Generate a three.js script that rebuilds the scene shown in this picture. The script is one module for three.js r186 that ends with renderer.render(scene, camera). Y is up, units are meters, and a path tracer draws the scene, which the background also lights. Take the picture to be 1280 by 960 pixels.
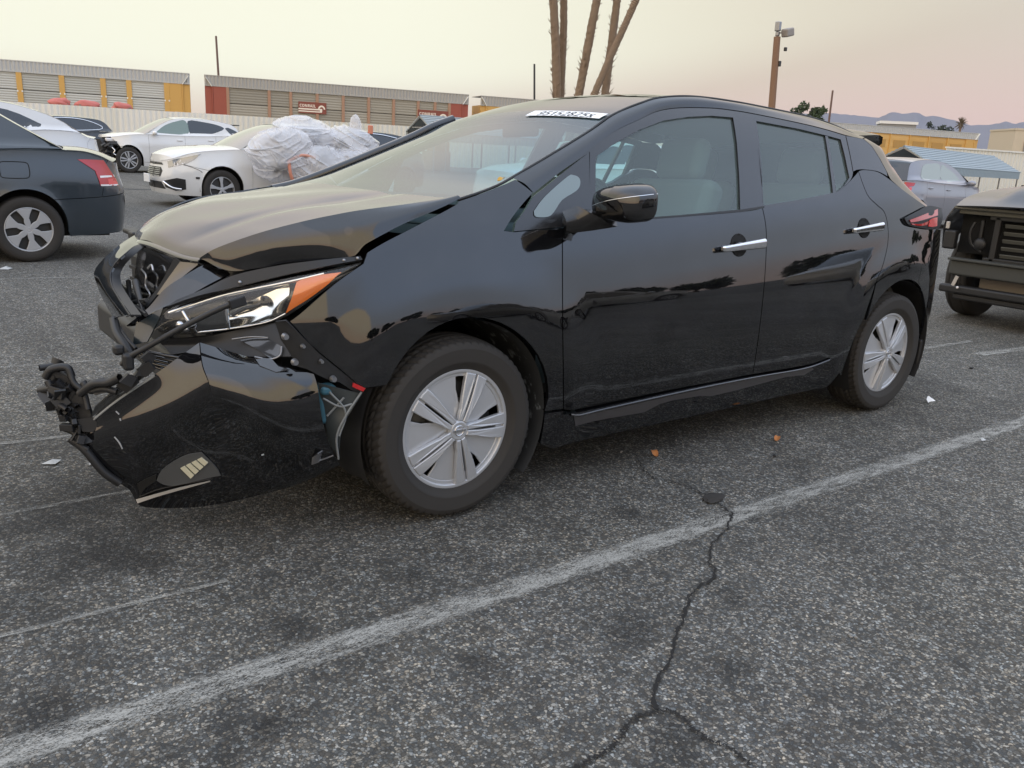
import * as THREE from 'three';
import { mergeGeometries, mergeVertices } from 'three/addons/utils/BufferGeometryUtils.js';
import { RoundedBoxGeometry } from 'three/addons/geometries/RoundedBoxGeometry.js';

// ------------------------------------------------------------------ camera, sky, sun, exposure
const W = 1280, H = 960, FPX = 1072.28;                       // the photograph's pixels
const CAM = new THREE.Vector3(-1.5574, 1.2364, 3.1418), YAW = 0.6618, PITCH = 0.2651, ROLL = 0.0541;
const cf = new THREE.Vector3(Math.sin(YAW) * Math.cos(PITCH), -Math.sin(PITCH), -Math.cos(YAW) * Math.cos(PITCH));
const cr0 = new THREE.Vector3().crossVectors(cf, new THREE.Vector3(0, 1, 0)).normalize();
const cu0 = new THREE.Vector3().crossVectors(cr0, cf);
const cr = cr0.clone().multiplyScalar(Math.cos(ROLL)).addScaledVector(cu0, Math.sin(ROLL));
const cu = cu0.clone().multiplyScalar(Math.cos(ROLL)).addScaledVector(cr0, -Math.sin(ROLL));
const scene = new THREE.Scene();
const camera = new THREE.PerspectiveCamera(2 * Math.atan(H / 2 / FPX) * 180 / Math.PI, W / H, 0.05, 9000);
camera.position.copy(CAM);
camera.quaternion.setFromRotationMatrix(new THREE.Matrix4().makeBasis(cr, cu, cf.clone().negate()));
scene.add(camera);
const renderer = new THREE.WebGLRenderer({ antialias: true });
renderer.toneMapping = THREE.LinearToneMapping;
renderer.toneMappingExposure = 1.32;
renderer.shadowMap.enabled = true;

const RAD = Math.PI / 180;
const SUN_AZ = 262 * RAD, SUN_EL = 5 * RAD;                  // just set, behind and to the left of the camera
const sunDir = new THREE.Vector3(Math.sin(SUN_AZ) * Math.cos(SUN_EL), Math.sin(SUN_EL), -Math.cos(SUN_AZ) * Math.cos(SUN_EL));
{ // dusk sky: blue overhead, cream lower down, a pink belt opposite the sunset and an orange glow over it
  const w = 1024, h = 512, d = new Float32Array(w * h * 4);
  const lerp0 = (p, q, t) => p + (q - p) * t, mix = (a, b, t) => [a[0] + (b[0] - a[0]) * t, a[1] + (b[1] - a[1]) * t, a[2] + (b[2] - a[2]) * t];
  const st = (a, b, x) => { x = Math.min(1, Math.max(0, (x - a) / (b - a))); return x * x * (3 - 2 * x); };
  for (let j = 0; j < h; j++) for (let i = 0; i < w; i++) {
    const el = ((j + 0.5) / h - 0.5) * Math.PI, ph = ((i + 0.5) / w - 0.5) * 2 * Math.PI;
    const dx = Math.cos(el) * Math.cos(ph), dz = Math.cos(el) * Math.sin(ph);
    const az = Math.atan2(dx, -dz); let a = Math.abs(az - SUN_AZ); a = Math.min(a, 2 * Math.PI - a) / RAD;    // degrees from the sunset
    const e = el / RAD, anti = st(124, 172, a), glow = Math.pow(st(110, 0, a), 1.5);
    const right = st(40, 130, Math.abs(((az / RAD - 10 + 540) % 360) - 180)) * st(20, 70, a);       // away from the cream part of the sky: clear dusk blue
    let lo = mix([0.62, 0.53, 0.44], [0.38, 0.215, 0.21], st(100, 168, a));                   // pink belt opposite the sunset
    lo = mix(lo, [0.70, 0.57, 0.52], right * (1 - glow)); lo = mix(lo, [1.2, 0.88, 0.60], glow);
    let mid = mix([0.74, 0.74, 0.61], [0.50, 0.44, 0.355], anti); mid = mix(mid, [0.66, 0.73, 0.86], right * (1 - glow));
    mid = mix(mid, [1.25, 1.05, 0.75], glow);
    const hi = mix([1.08, 0.98, 0.91], [0.74, 0.90, 1.20], right), top = [0.92, 1.06, 1.30];
    const split = lerp0(4.5 + 6.5 * anti, 7, right);
    let c = mix(lo, mid, st(0.3, split, e));
    c = mix(c, hi, st(lerp0(15, 8, right), lerp0(30, 22, right), e)); c = mix(c, top, st(24, 52, e));
    if (e < 0) c = mix(c, [0.12, 0.11, 0.10], st(0, -4, e));
    const k = (j * w + i) * 4; d[k] = c[0]; d[k + 1] = c[1]; d[k + 2] = c[2]; d[k + 3] = 1;
  }
  const t = new THREE.DataTexture(d, w, h, THREE.RGBAFormat, THREE.FloatType);
  t.mapping = THREE.EquirectangularReflectionMapping; t.magFilter = t.minFilter = THREE.LinearFilter; t.needsUpdate = true;
  scene.background = t; scene.environment = t; scene.backgroundIntensity = 1; scene.environmentIntensity = 1;
}
const sun = new THREE.DirectionalLight(0xffe0c4, 0.5);
sun.position.copy(sunDir).multiplyScalar(60); sun.castShadow = true; sun.shadow.radius = 220; sun.shadow.mapSize.set(2048, 2048);
Object.assign(sun.shadow.camera, { left: -40, right: 40, top: 40, bottom: -40, near: 1, far: 160 });
scene.add(sun); scene.add(sun.target);

// ------------------------------------------------------------------ small tools
let seed = 7; const rnd = () => { seed = (seed + 0x6D2B79F5) | 0; let t = Math.imul(seed ^ (seed >>> 15), 1 | seed); t = (t + Math.imul(t ^ (t >>> 7), 61 | t)) ^ t; return ((t ^ (t >>> 14)) >>> 0) / 4294967296; };
const V = (x, y, z) => new THREE.Vector3(x, y, z);
const lerp = (a, b, t) => a + (b - a) * t, clamp = (x, a, b) => Math.min(b, Math.max(a, x));
const sst = (a, b, x) => { x = clamp((x - a) / (b - a), 0, 1); return x * x * (3 - 2 * x); };
function hash(x, y, s = 0) { let h = Math.imul(x | 0, 374761393) ^ Math.imul(y | 0, 668265263) ^ Math.imul(s | 0, 2147483647 - 1013); h = Math.imul(h ^ (h >>> 13), 1274126177); return ((h ^ (h >>> 16)) >>> 0) / 4294967296; }
function noise2(x, y, s = 0) { const i = Math.floor(x), j = Math.floor(y); let u = x - i, v = y - j; u = u * u * (3 - 2 * u); v = v * v * (3 - 2 * v); return lerp(lerp(hash(i, j, s), hash(i + 1, j, s), u), lerp(hash(i, j + 1, s), hash(i + 1, j + 1, s), u), v); }
function fbm(x, y, s = 0, o = 4) { let a = 0, w = 0.5, t = 0; for (let k = 0; k < o; k++) { a += w * noise2(x, y, s + k); t += w; x = x * 2.03 + 17.1; y = y * 2.03 + 9.7; w *= 0.5; } return a / t; }
function pchip(xs, ys) {                                     // smooth curve through points, no overshoot
  const n = xs.length, h = [], dl = [], m = [];
  for (let i = 0; i < n - 1; i++) { h[i] = xs[i + 1] - xs[i]; dl[i] = (ys[i + 1] - ys[i]) / h[i]; }
  for (let i = 1; i < n - 1; i++) { const w1 = 2 * h[i] + h[i - 1], w2 = h[i] + 2 * h[i - 1]; m[i] = dl[i - 1] * dl[i] <= 0 ? 0 : (w1 + w2) / (w1 / dl[i - 1] + w2 / dl[i]); }
  m[0] = dl[0]; m[n - 1] = dl[n - 2];
  return x => {
    if (x <= xs[0]) return ys[0] + m[0] * (x - xs[0]); if (x >= xs[n - 1]) return ys[n - 1] + m[n - 1] * (x - xs[n - 1]);
    let i = 0; while (x > xs[i + 1]) i++;
    const t = (x - xs[i]) / h[i], t2 = t * t, t3 = t2 * t;
    return ys[i] * (2 * t3 - 3 * t2 + 1) + m[i] * h[i] * (t3 - 2 * t2 + t) + ys[i + 1] * (3 * t2 - 2 * t3) + m[i + 1] * h[i] * (t3 - t2);
  };
}
const rayDir = (px, py) => cf.clone().addScaledVector(cr, (px - W / 2) / FPX).addScaledVector(cu, (H / 2 - py) / FPX);
const atZ = (px, py, z) => { const d = rayDir(px, py); return CAM.clone().addScaledVector(d, (z - CAM.z) / d.z); };
const atX = (px, py, x) => { const d = rayDir(px, py); return CAM.clone().addScaledVector(d, (x - CAM.x) / d.x); };
const atY = (px, py, y) => { const d = rayDir(px, py); return CAM.clone().addScaledVector(d, (y - CAM.y) / d.y); };
const atD = (px, py, dist) => { const d = rayDir(px, py); const hl = Math.hypot(d.x, d.z); return CAM.clone().addScaledVector(d, dist / hl); };
const toPx = p => { const d = p.clone().sub(CAM), z = d.dot(cf); return [W / 2 + FPX * d.dot(cr) / z, H / 2 - FPX * d.dot(cu) / z]; };
function spl(pts, sub = 4) {                                 // Catmull-Rom through a list of number tuples
  const out = [], n = pts.length;
  for (let i = 0; i < n - 1; i++) {
    const a = pts[Math.max(0, i - 1)], b = pts[i], c = pts[i + 1], d = pts[Math.min(n - 1, i + 2)];
    for (let k = 0; k < sub; k++) { const t = k / sub, t2 = t * t, t3 = t2 * t; out.push(b.map((_, q) => 0.5 * (2 * b[q] + (c[q] - a[q]) * t + (2 * a[q] - 5 * b[q] + 4 * c[q] - d[q]) * t2 + (3 * b[q] - a[q] - 3 * c[q] + d[q]) * t3))); }
  }
  out.push(pts[n - 1].slice()); return out;
}
function resample(pts, n) {                                  // n tuples evenly spaced along a polyline of tuples
  const L = [0]; for (let i = 1; i < pts.length; i++) L.push(L[i - 1] + Math.hypot(...pts[i].map((v, q) => v - pts[i - 1][q])));
  const out = []; let j = 0;
  for (let k = 0; k < n; k++) { const s = L[L.length - 1] * k / (n - 1); while (j < L.length - 2 && L[j + 1] < s) j++; const t = (s - L[j]) / (L[j + 1] - L[j] || 1); out.push(pts[j].map((v, q) => v + (pts[j + 1][q] - v) * t)); }
  return out;
}
const arc = (cx, cy, r, a0, a1, n = 16) => Array.from({ length: n + 1 }, (_, i) => { const a = lerp(a0, a1, i / n) * RAD; return [cx + r * Math.cos(a), cy + r * Math.sin(a)]; });
function area2(p) { let s = 0; for (let i = 0; i < p.length; i++) { const a = p[i], b = p[(i + 1) % p.length]; s += a[0] * b[1] - b[0] * a[1]; } return s / 2; }
function inset(poly, d) {                                    // move an outline inwards by d
  const n = poly.length, sg = Math.sign(area2(poly)), out = [];
  for (let i = 0; i < n; i++) {
    const a = poly[(i + n - 1) % n], b = poly[i], c = poly[(i + 1) % n];
    let e1 = [b[0] - a[0], b[1] - a[1]], e2 = [c[0] - b[0], c[1] - b[1]]; const l1 = Math.hypot(...e1) || 1e-9, l2 = Math.hypot(...e2) || 1e-9;
    const n1 = [-e1[1] / l1 * sg, e1[0] / l1 * sg], n2 = [-e2[1] / l2 * sg, e2[0] / l2 * sg]; let m = [n1[0] + n2[0], n1[1] + n2[1]]; const q = Math.max(0.35, (m[0] * m[0] + m[1] * m[1]) / 2); 
    out.push([b[0] + m[0] * d / q, b[1] + m[1] * d / q]);
  }
  return out;
}
function geo(pos, idx, uv, nor) {
  const g = new THREE.BufferGeometry(); g.setAttribute('position', new THREE.Float32BufferAttribute(pos, 3));
  if (uv) g.setAttribute('uv', new THREE.Float32BufferAttribute(uv, 2)); g.setIndex(idx);
  if (nor) g.setAttribute('normal', new THREE.Float32BufferAttribute(nor, 3)); else g.computeVertexNormals(); return g;
}
function clipRect(p, x0, y0, x1, y1) {
  for (const [ax, v, s] of [[0, x0, 1], [0, x1, -1], [1, y0, 1], [1, y1, -1]]) {
    const o = []; for (let i = 0; i < p.length; i++) { const a = p[i], b = p[(i + 1) % p.length], da = (a[ax] - v) * s, db = (b[ax] - v) * s; if (da >= 0) o.push(a); if ((da >= 0) !== (db >= 0)) { const t = da / (da - db); o.push(ax === 0 ? [v, a[1] + (b[1] - a[1]) * t] : [a[0] + (b[0] - a[0]) * t, v]); } }
    p = o; if (p.length < 3) return [];
  }
  return p;
}
// a sheet cut to an outline in (u, v), laid on the surface F(u, v); its edge is turned in by `skirt`
function panel(poly, F, { cell = 0.04, skirt = 0.012, out = V(0, 0, 1), lift = 0, back = 0 } = {}) {
  const pos = [], nor = [], uv = [], idx = [], key = new Map(), e = 1e-3;
  const nrm = (u, v) => { const a = F(u + e, v).sub(F(u - e, v)), b = F(u, v + e).sub(F(u, v - e)); const n = a.cross(b).normalize(); if (n.dot(out) < 0) n.negate(); return n; };
  const vert = (u, v) => { const k = Math.round(u * 2e4) + '_' + Math.round(v * 2e4); let i = key.get(k); if (i === undefined) { i = pos.length / 3; key.set(k, i); const n = nrm(u, v), p = F(u, v).addScaledVector(n, lift); pos.push(p.x, p.y, p.z); nor.push(n.x, n.y, n.z); uv.push(u, v); } return i; };
  const tri = (a, b, c) => { if (a === b || b === c || a === c) return; const A = V(...pos.slice(a * 3, a * 3 + 3)), B = V(...pos.slice(b * 3, b * 3 + 3)), C = V(...pos.slice(c * 3, c * 3 + 3)); const n = B.sub(A).cross(C.sub(A)); if (n.dot(V(...nor.slice(a * 3, a * 3 + 3))) >= 0) idx.push(a, b, c); else idx.push(a, c, b); };
  let u0 = 1e9, u1 = -1e9, v0 = 1e9, v1 = -1e9; for (const [u, v] of poly) { u0 = Math.min(u0, u); u1 = Math.max(u1, u); v0 = Math.min(v0, v); v1 = Math.max(v1, v); }
  const au = Math.floor(u0 / cell), av = Math.floor(v0 / cell);
  for (let i = au; i * cell < u1; i++) {
    const strip = clipRect(poly, i * cell, v0 - 1, (i + 1) * cell, v1 + 1); if (strip.length < 3) continue;
    for (let j = av; j * cell < v1; j++) {
      const p = clipRect(strip, i * cell, j * cell, (i + 1) * cell, (j + 1) * cell); if (p.length < 3 || Math.abs(area2(p)) < 1e-9) continue;
      if (Math.abs(area2(p)) > cell * cell * 0.9999) { const a = vert(i * cell, j * cell), b = vert((i + 1) * cell, j * cell), c = vert((i + 1) * cell, (j + 1) * cell), d = vert(i * cell, (j + 1) * cell); tri(a, b, c); tri(a, c, d); continue; }
      const q = []; for (const a of p) { const l = q[q.length - 1]; if (!l || Math.hypot(a[0] - l[0], a[1] - l[1]) > 4e-5) q.push(a); } if (q.length > 2 && Math.hypot(q[0][0] - q[q.length - 1][0], q[0][1] - q[q.length - 1][1]) < 4e-5) q.pop(); if (q.length < 3) continue;
      for (const [a, b, c] of THREE.ShapeUtils.triangulateShape(q.map(a => new THREE.Vector2(a[0], a[1])), [])) tri(vert(...q[a]), vert(...q[b]), vert(...q[c]));
    }
  }
  if (skirt) {
    const n = poly.length;
    for (let i = 0; i < n; i++) {
      const a = poly[i], b = poly[(i + 1) % n], L = Math.hypot(b[0] - a[0], b[1] - a[1]), m = Math.max(1, Math.ceil(L / cell));
      for (let k = 0; k < m; k++) {
        const s = k / m, t = (k + 1) / m, P = [[lerp(a[0], b[0], s), lerp(a[1], b[1], s)], [lerp(a[0], b[0], t), lerp(a[1], b[1], t)]].map(([u, v]) => { const nn = nrm(u, v), p = F(u, v).addScaledVector(nn, lift); return [p, p.clone().addScaledVector(nn, -skirt)]; });
        const o = pos.length / 3, fn = P[1][0].clone().sub(P[0][0]).cross(P[0][1].clone().sub(P[0][0])).normalize();
        for (const p of [P[0][0], P[1][0], P[1][1], P[0][1]]) { pos.push(p.x, p.y, p.z); nor.push(fn.x, fn.y, fn.z); uv.push(0, 0); }
        idx.push(o, o + 1, o + 2, o, o + 2, o + 3);
      }
    }
  }
  return geo(pos, idx, uv, nor);
}
// a smooth sheet through rows of points (each row a list of Vector3), with thickness
function patch(rows, nu = 24, nv = 12, thick = 0.006, sharp = false) {
  const R = rows.map(r => resample(sharp ? r.map(p => p.toArray()) : spl(r.map(p => p.toArray()), 6), nu + 1)), G = [];
  for (let i = 0; i <= nu; i++) { const col = R.map(r => r[i]); G.push(col.length > 1 ? resample(col.length > 2 && !sharp ? spl(col, 6) : col, nv + 1) : null); }
  const pos = [], uv = [], idx = []; for (let i = 0; i <= nu; i++) for (let j = 0; j <= nv; j++) { pos.push(...G[i][j]); uv.push(i / nu, j / nv); }
  const id = (i, j) => i * (nv + 1) + j;
  for (let i = 0; i < nu; i++) for (let j = 0; j < nv; j++) idx.push(id(i, j), id(i + 1, j), id(i + 1, j + 1), id(i, j), id(i + 1, j + 1), id(i, j + 1));
  const g = geo(pos, idx, uv); return thick ? thicken(g, thick) : g;
}
function thicken(g, t) {                                     // gives an open sheet a back face and closed edges
  const p = g.attributes.position, n = g.attributes.normal, u = g.attributes.uv, ix = Array.from(g.index.array), N = p.count, pos = Array.from(p.array), nor = Array.from(n.array), uv = u ? Array.from(u.array) : new Array(N * 2).fill(0), idx = ix.slice();
  for (let i = 0; i < N; i++) { pos.push(p.getX(i) - n.getX(i) * t, p.getY(i) - n.getY(i) * t, p.getZ(i) - n.getZ(i) * t); nor.push(-n.getX(i), -n.getY(i), -n.getZ(i)); uv.push(uv[i * 2], uv[i * 2 + 1]); }
  const ed = new Map(); for (let k = 0; k < ix.length; k += 3) { idx.push(ix[k] + N, ix[k + 2] + N, ix[k + 1] + N); for (const [a, b] of [[ix[k], ix[k + 1]], [ix[k + 1], ix[k + 2]], [ix[k + 2], ix[k]]]) { const r = b * N + a; if (ed.has(r)) ed.delete(r); else ed.set(a * N + b, [a, b]); } }
  for (const [a, b] of ed.values()) {
    const o = pos.length / 3, A = V(...pos.slice(a * 3, a * 3 + 3)), B = V(...pos.slice(b * 3, b * 3 + 3)), C = V(...pos.slice((a + N) * 3, (a + N) * 3 + 3)), D = V(...pos.slice((b + N) * 3, (b + N) * 3 + 3)), fn = C.clone().sub(A).cross(B.clone().sub(A)).normalize();
    for (const q of [A, B, D, C]) { pos.push(q.x, q.y, q.z); nor.push(fn.x, fn.y, fn.z); uv.push(0, 0); } idx.push(o, o + 2, o + 1, o, o + 3, o + 2);
  }
  return geo(pos, idx, uv, nor);
}
function mirrorZ(g) { const c = g.clone(), p = c.attributes.position, n = c.attributes.normal; for (let i = 0; i < p.count; i++) { p.setZ(i, -p.getZ(i)); n.setZ(i, -n.getZ(i)); } const ix = Array.from(c.index.array); for (let k = 0; k < ix.length; k += 3) { const t = ix[k + 1]; ix[k + 1] = ix[k + 2]; ix[k + 2] = t; } c.setIndex(ix); return c; }
// a skin stretched from an edge curve (z > 0) across to its mirror image; bulge(k, t) moves it, k = 1 at the edges
function across(edge, bulge, n = 24, m = 40, thick = 0) {
  const E = resample(spl(edge.map(p => p.toArray()), 6), m + 1), rows = [];
  const pos = [], uv = [], idx = [];
  for (let i = 0; i <= m; i++) for (let j = 0; j <= n; j++) { const k = 1 - 2 * j / n, [x, y, z] = E[i], b = bulge(k, i / m); pos.push(x + b[0], y + b[1], z * k); uv.push(i / m, (k + 1) / 2); }
  const id = (i, j) => i * (n + 1) + j; for (let i = 0; i < m; i++) for (let j = 0; j < n; j++) idx.push(id(i, j), id(i + 1, j), id(i + 1, j + 1), id(i, j), id(i + 1, j + 1), id(i, j + 1));
  const g = geo(pos, idx, uv); return thick ? thicken(g, thick) : g;
}
const merge = a => { const q = a.map(g => { const c = g.index ? g.toNonIndexed() : g.clone(); for (const k of Object.keys(c.attributes)) if (!['position', 'normal', 'uv'].includes(k)) c.deleteAttribute(k); if (!c.attributes.uv) c.setAttribute('uv', new THREE.Float32BufferAttribute(new Float32Array(c.attributes.position.count * 2), 2)); return c; }); return mergeGeometries(q); };
const box = (w, h, d, x = 0, y = 0, z = 0) => new THREE.BoxGeometry(w, h, d).translate(x, y, z);
const rbox = (w, h, d, r, x = 0, y = 0, z = 0, s = 3) => new RoundedBoxGeometry(w, h, d, s, r).translate(x, y, z);
const tube = (pts, r, seg = 24, rad = 8) => new THREE.TubeGeometry(new THREE.CatmullRomCurve3(pts), seg, r, rad, false);
function rod(a, b, r0, r1 = r0, n = 10) { const d = b.clone().sub(a), g = new THREE.CylinderGeometry(r1, r0, d.length(), n).translate(0, d.length() / 2, 0); g.applyQuaternion(new THREE.Quaternion().setFromUnitVectors(V(0, 1, 0), d.normalize())); return g.translate(a.x, a.y, a.z); }
function bar(a, b, w, h) { const d = b.clone().sub(a), L = d.length(), g = new THREE.BoxGeometry(w, h, L); const m = new THREE.Matrix4().lookAt(b, a, V(0, 1, 0)); g.applyMatrix4(m); const c = a.clone().add(b).multiplyScalar(0.5); return g.translate(c.x, c.y, c.z); }
const used = {}; const numbered = n => { const k = used[n] = (used[n] ?? -1) + 1; return k ? n + '_' + String(k).padStart(3, '0') : n; };
function obj(name, g, m, parent) { const o = new THREE.Mesh(Array.isArray(g) ? merge(g) : g, m); o.name = name; o.castShadow = o.receiveShadow = true; parent.add(o); return o; }
function thing(name, label, category, pos = V(0, 0, 0), turn = 0, group) { const o = new THREE.Group(); o.name = numbered(name); o.position.copy(pos); o.rotation.y = turn; o.userData = { label, category }; if (group) o.userData.group = group; scene.add(o); return o; }
function struct(name, g, m, parent = scene) { const o = obj(parent === scene ? numbered(name) : name, g, m, parent); if (parent === scene) o.userData.kind = 'structure'; return o; }
function tag(o, label, category, group) { o.userData = { label, category }; if (group) o.userData.group = group; return o; }
function single(name, g, m, label, category, group) { return tag(obj(numbered(name), g, m, scene), label, category, group); }

// ------------------------------------------------------------------ textures and materials
function tex(n, fn, { srgb = false, rep = 1, m = n } = {}) {
  const d = new Uint8Array(n * m * 4); for (let j = 0; j < m; j++) for (let i = 0; i < n; i++) { const c = fn(i, j), k = (j * n + i) * 4; for (let q = 0; q < 3; q++) d[k + q] = clamp(Math.round((Array.isArray(c) ? c[q] : c) * 255), 0, 255); d[k + 3] = 255; }
  const t = new THREE.DataTexture(d, n, m); t.wrapS = t.wrapT = THREE.RepeatWrapping; t.magFilter = THREE.LinearFilter; t.minFilter = THREE.LinearMipmapLinearFilter; t.generateMipmaps = true; if (srgb) t.colorSpace = THREE.SRGBColorSpace; t.repeat.set(rep, rep); t.needsUpdate = true; return t;
}
const toS = v => v <= 0.0031308 ? v * 12.92 : 1.055 * Math.pow(v, 1 / 2.4) - 0.055;
const lin = (r, g, b) => new THREE.Color().setRGB(r, g ?? r, b ?? r);
const std = (c, rough = 0.6, metal = 0, more = {}) => new THREE.MeshStandardMaterial({ color: Array.isArray(c) ? lin(...c) : lin(c), roughness: rough, metalness: metal, ...more });
const phys = (c, rough, more = {}) => new THREE.MeshPhysicalMaterial({ color: Array.isArray(c) ? lin(...c) : lin(c), roughness: rough, metalness: 0, ...more });
const dustMap = tex(512, (i, j) => { const v = 0.75 + 0.25 * fbm(i / 40, j / 40, 3) + 0.1 * (hash(i >> 1, j >> 1, 5) - 0.5); return v; });
const paint = (c, o = {}) => phys(c, 0.35, { clearcoat: 1, clearcoatRoughness: 0.03, ...o });
const filmTone = tex(512, (i, j) => { const v = 0.0028 + 0.010 * Math.pow(fbm(i / 60, j / 60, 33), 2) + (hash(i, j, 35) > 0.985 ? 0.02 * hash(i, j, 36) : 0); return [toS(v * 0.98), toS(v), toS(v * 1.15)]; }, { srgb: true }), filmRough = tex(512, (i, j) => 0.008 + 0.06 * Math.pow(fbm(i / 34, j / 50, 37), 3) + 0.012 * hash(i >> 1, j >> 1, 39));
const M = {
  black: phys(1, 1, { ior: 1.78, map: filmTone, roughnessMap: filmRough }),
  blackDusty: phys([0.03, 0.027, 0.025], 0.42, { clearcoat: 1, clearcoatRoughness: 0.13 }),
  hoodDust: phys([0.036, 0.024, 0.018], 0.5, { clearcoat: 1, clearcoatRoughness: 0.05 }),
  blackTrim: phys([0.014, 0.014, 0.015], 0.22, { clearcoat: 0.6, clearcoatRoughness: 0.1 }),
  gapBlack: std(0.004, 0.8), plastic: std([0.016, 0.016, 0.017], 0.5), plasticGloss: phys([0.008, 0.008, 0.009], 0.12, { clearcoat: 1, clearcoatRoughness: 0.03 }),
  rubber: std([0.022, 0.021, 0.02], 0.82), sidewall: std([0.029, 0.026, 0.023], 0.8), cabin: std([0.07, 0.074, 0.076], 0.85), seat: std([0.22, 0.225, 0.225], 0.9),
  silver: phys([0.50, 0.51, 0.53], 0.3, { metalness: 0.45, clearcoat: 0.5, clearcoatRoughness: 0.2 }), chrome: std([0.8, 0.8, 0.82], 0.08, 1), steel: std([0.32, 0.32, 0.33], 0.4, 0.9), darkMetal: std([0.06, 0.06, 0.06], 0.5, 0.6),
  glass: phys([0.60, 0.80, 0.79], 0.0, { transmission: 0.90, thickness: 0, ior: 1.52 }),
  glassDust: phys([0.33, 0.50, 0.57], 0.0, { transmission: 0.9, thickness: 0, ior: 1.52 }),
  glassDark: phys([0.1, 0.115, 0.125], 0.02, { transmission: 0.55, thickness: 0, ior: 1.52 }),
  lens: phys([0.96, 0.97, 0.97], 0.0, { transmission: 0.97, thickness: 0, ior: 1.5 }),
  amber: phys([0.85, 0.19, 0.015], 0.15, { clearcoat: 1, clearcoatRoughness: 0.02 }), red: phys([0.45, 0.012, 0.014], 0.12, { clearcoat: 1, clearcoatRoughness: 0.03 }), redLight: phys([0.7, 0.06, 0.06], 0.15, { clearcoat: 1 }), lampWhite: phys([0.8, 0.78, 0.78], 0.12, { clearcoat: 1 }),
  white: paint([0.74, 0.74, 0.73]), whiteSheet: std([0.78, 0.77, 0.73], 0.5), paper: std([0.85, 0.86, 0.86], 0.6),
};
// ------------------------------------------------------------------ the ground
const TILE = 2.4;
const asphalt = (() => {
  const n = 2048, cs = 6.4, g = n / cs | 0, cell = n / g;           // crushed stone set close together, about 7 mm
  const h = new Float32Array(n * n), col = new Float32Array(n * n * 3);
  for (let j = 0; j < n; j++) for (let i = 0; i < n; i++) {
    const gi = Math.floor(i / cell), gj = Math.floor(j / cell); let best = 1e9, bi = 0, bj = 0, sec = 1e9;
    for (let a = -1; a <= 1; a++) for (let b = -1; b <= 1; b++) {
      const ci = (gi + a + g) % g, cj = (gj + b + g) % g, x = (gi + a + 0.05 + 0.9 * hash(ci, cj, 1)) * cell, y = (gj + b + 0.05 + 0.9 * hash(ci, cj, 2)) * cell, r = 0.55 + 0.9 * Math.pow(hash(ci, cj, 3), 2);
      const sx = 0.75 + 0.5 * hash(ci, cj, 8), d = Math.hypot((i + 0.5 - x) * sx, (j + 0.5 - y) / sx) / (r * cell);
      if (d < best) { sec = best; best = d; bi = ci; bj = cj; } else if (d < sec) sec = d;
    }
    const f = hash(i, j, 9), k = j * n + i, t = hash(bi, bj, 4), warm = hash(bi, bj, 6), gap = sst(0.02, 0.22, sec - best) * sst(1.15, 0.6, best), sunk = hash(bi, bj, 12) < 0.22 ? 0.25 : 1;
    const clump = 0.62 + 0.76 * fbm(i / 34, j / 34, 15, 3), sv = (0.055 + 0.30 * Math.pow(t, 1.9)) * clump * (0.78 + 0.4 * f), v = lerp(0.026 + 0.03 * f, sv, gap * sunk);
    const wv = (warm - 0.5) * 0.2; col[k * 3] = v * (1.06 + wv); col[k * 3 + 1] = v; col[k * 3 + 2] = v * (0.87 - wv);
    h[k] = clamp(gap * sunk * (0.5 + 0.5 * t) * (1 - 0.3 * best) + 0.12 * f, 0, 1);
  }
  const map = tex(n, (i, j) => { const k = (j * n + i) * 3; return [toS(col[k]), toS(col[k + 1]), toS(col[k + 2])]; }, { srgb: true });
  const bump = tex(n, (i, j) => h[j * n + i]);
  return new THREE.MeshStandardMaterial({ map, bumpMap: bump, bumpScale: 0.0032, roughness: 0.86, vertexColors: true });
})();
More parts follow.
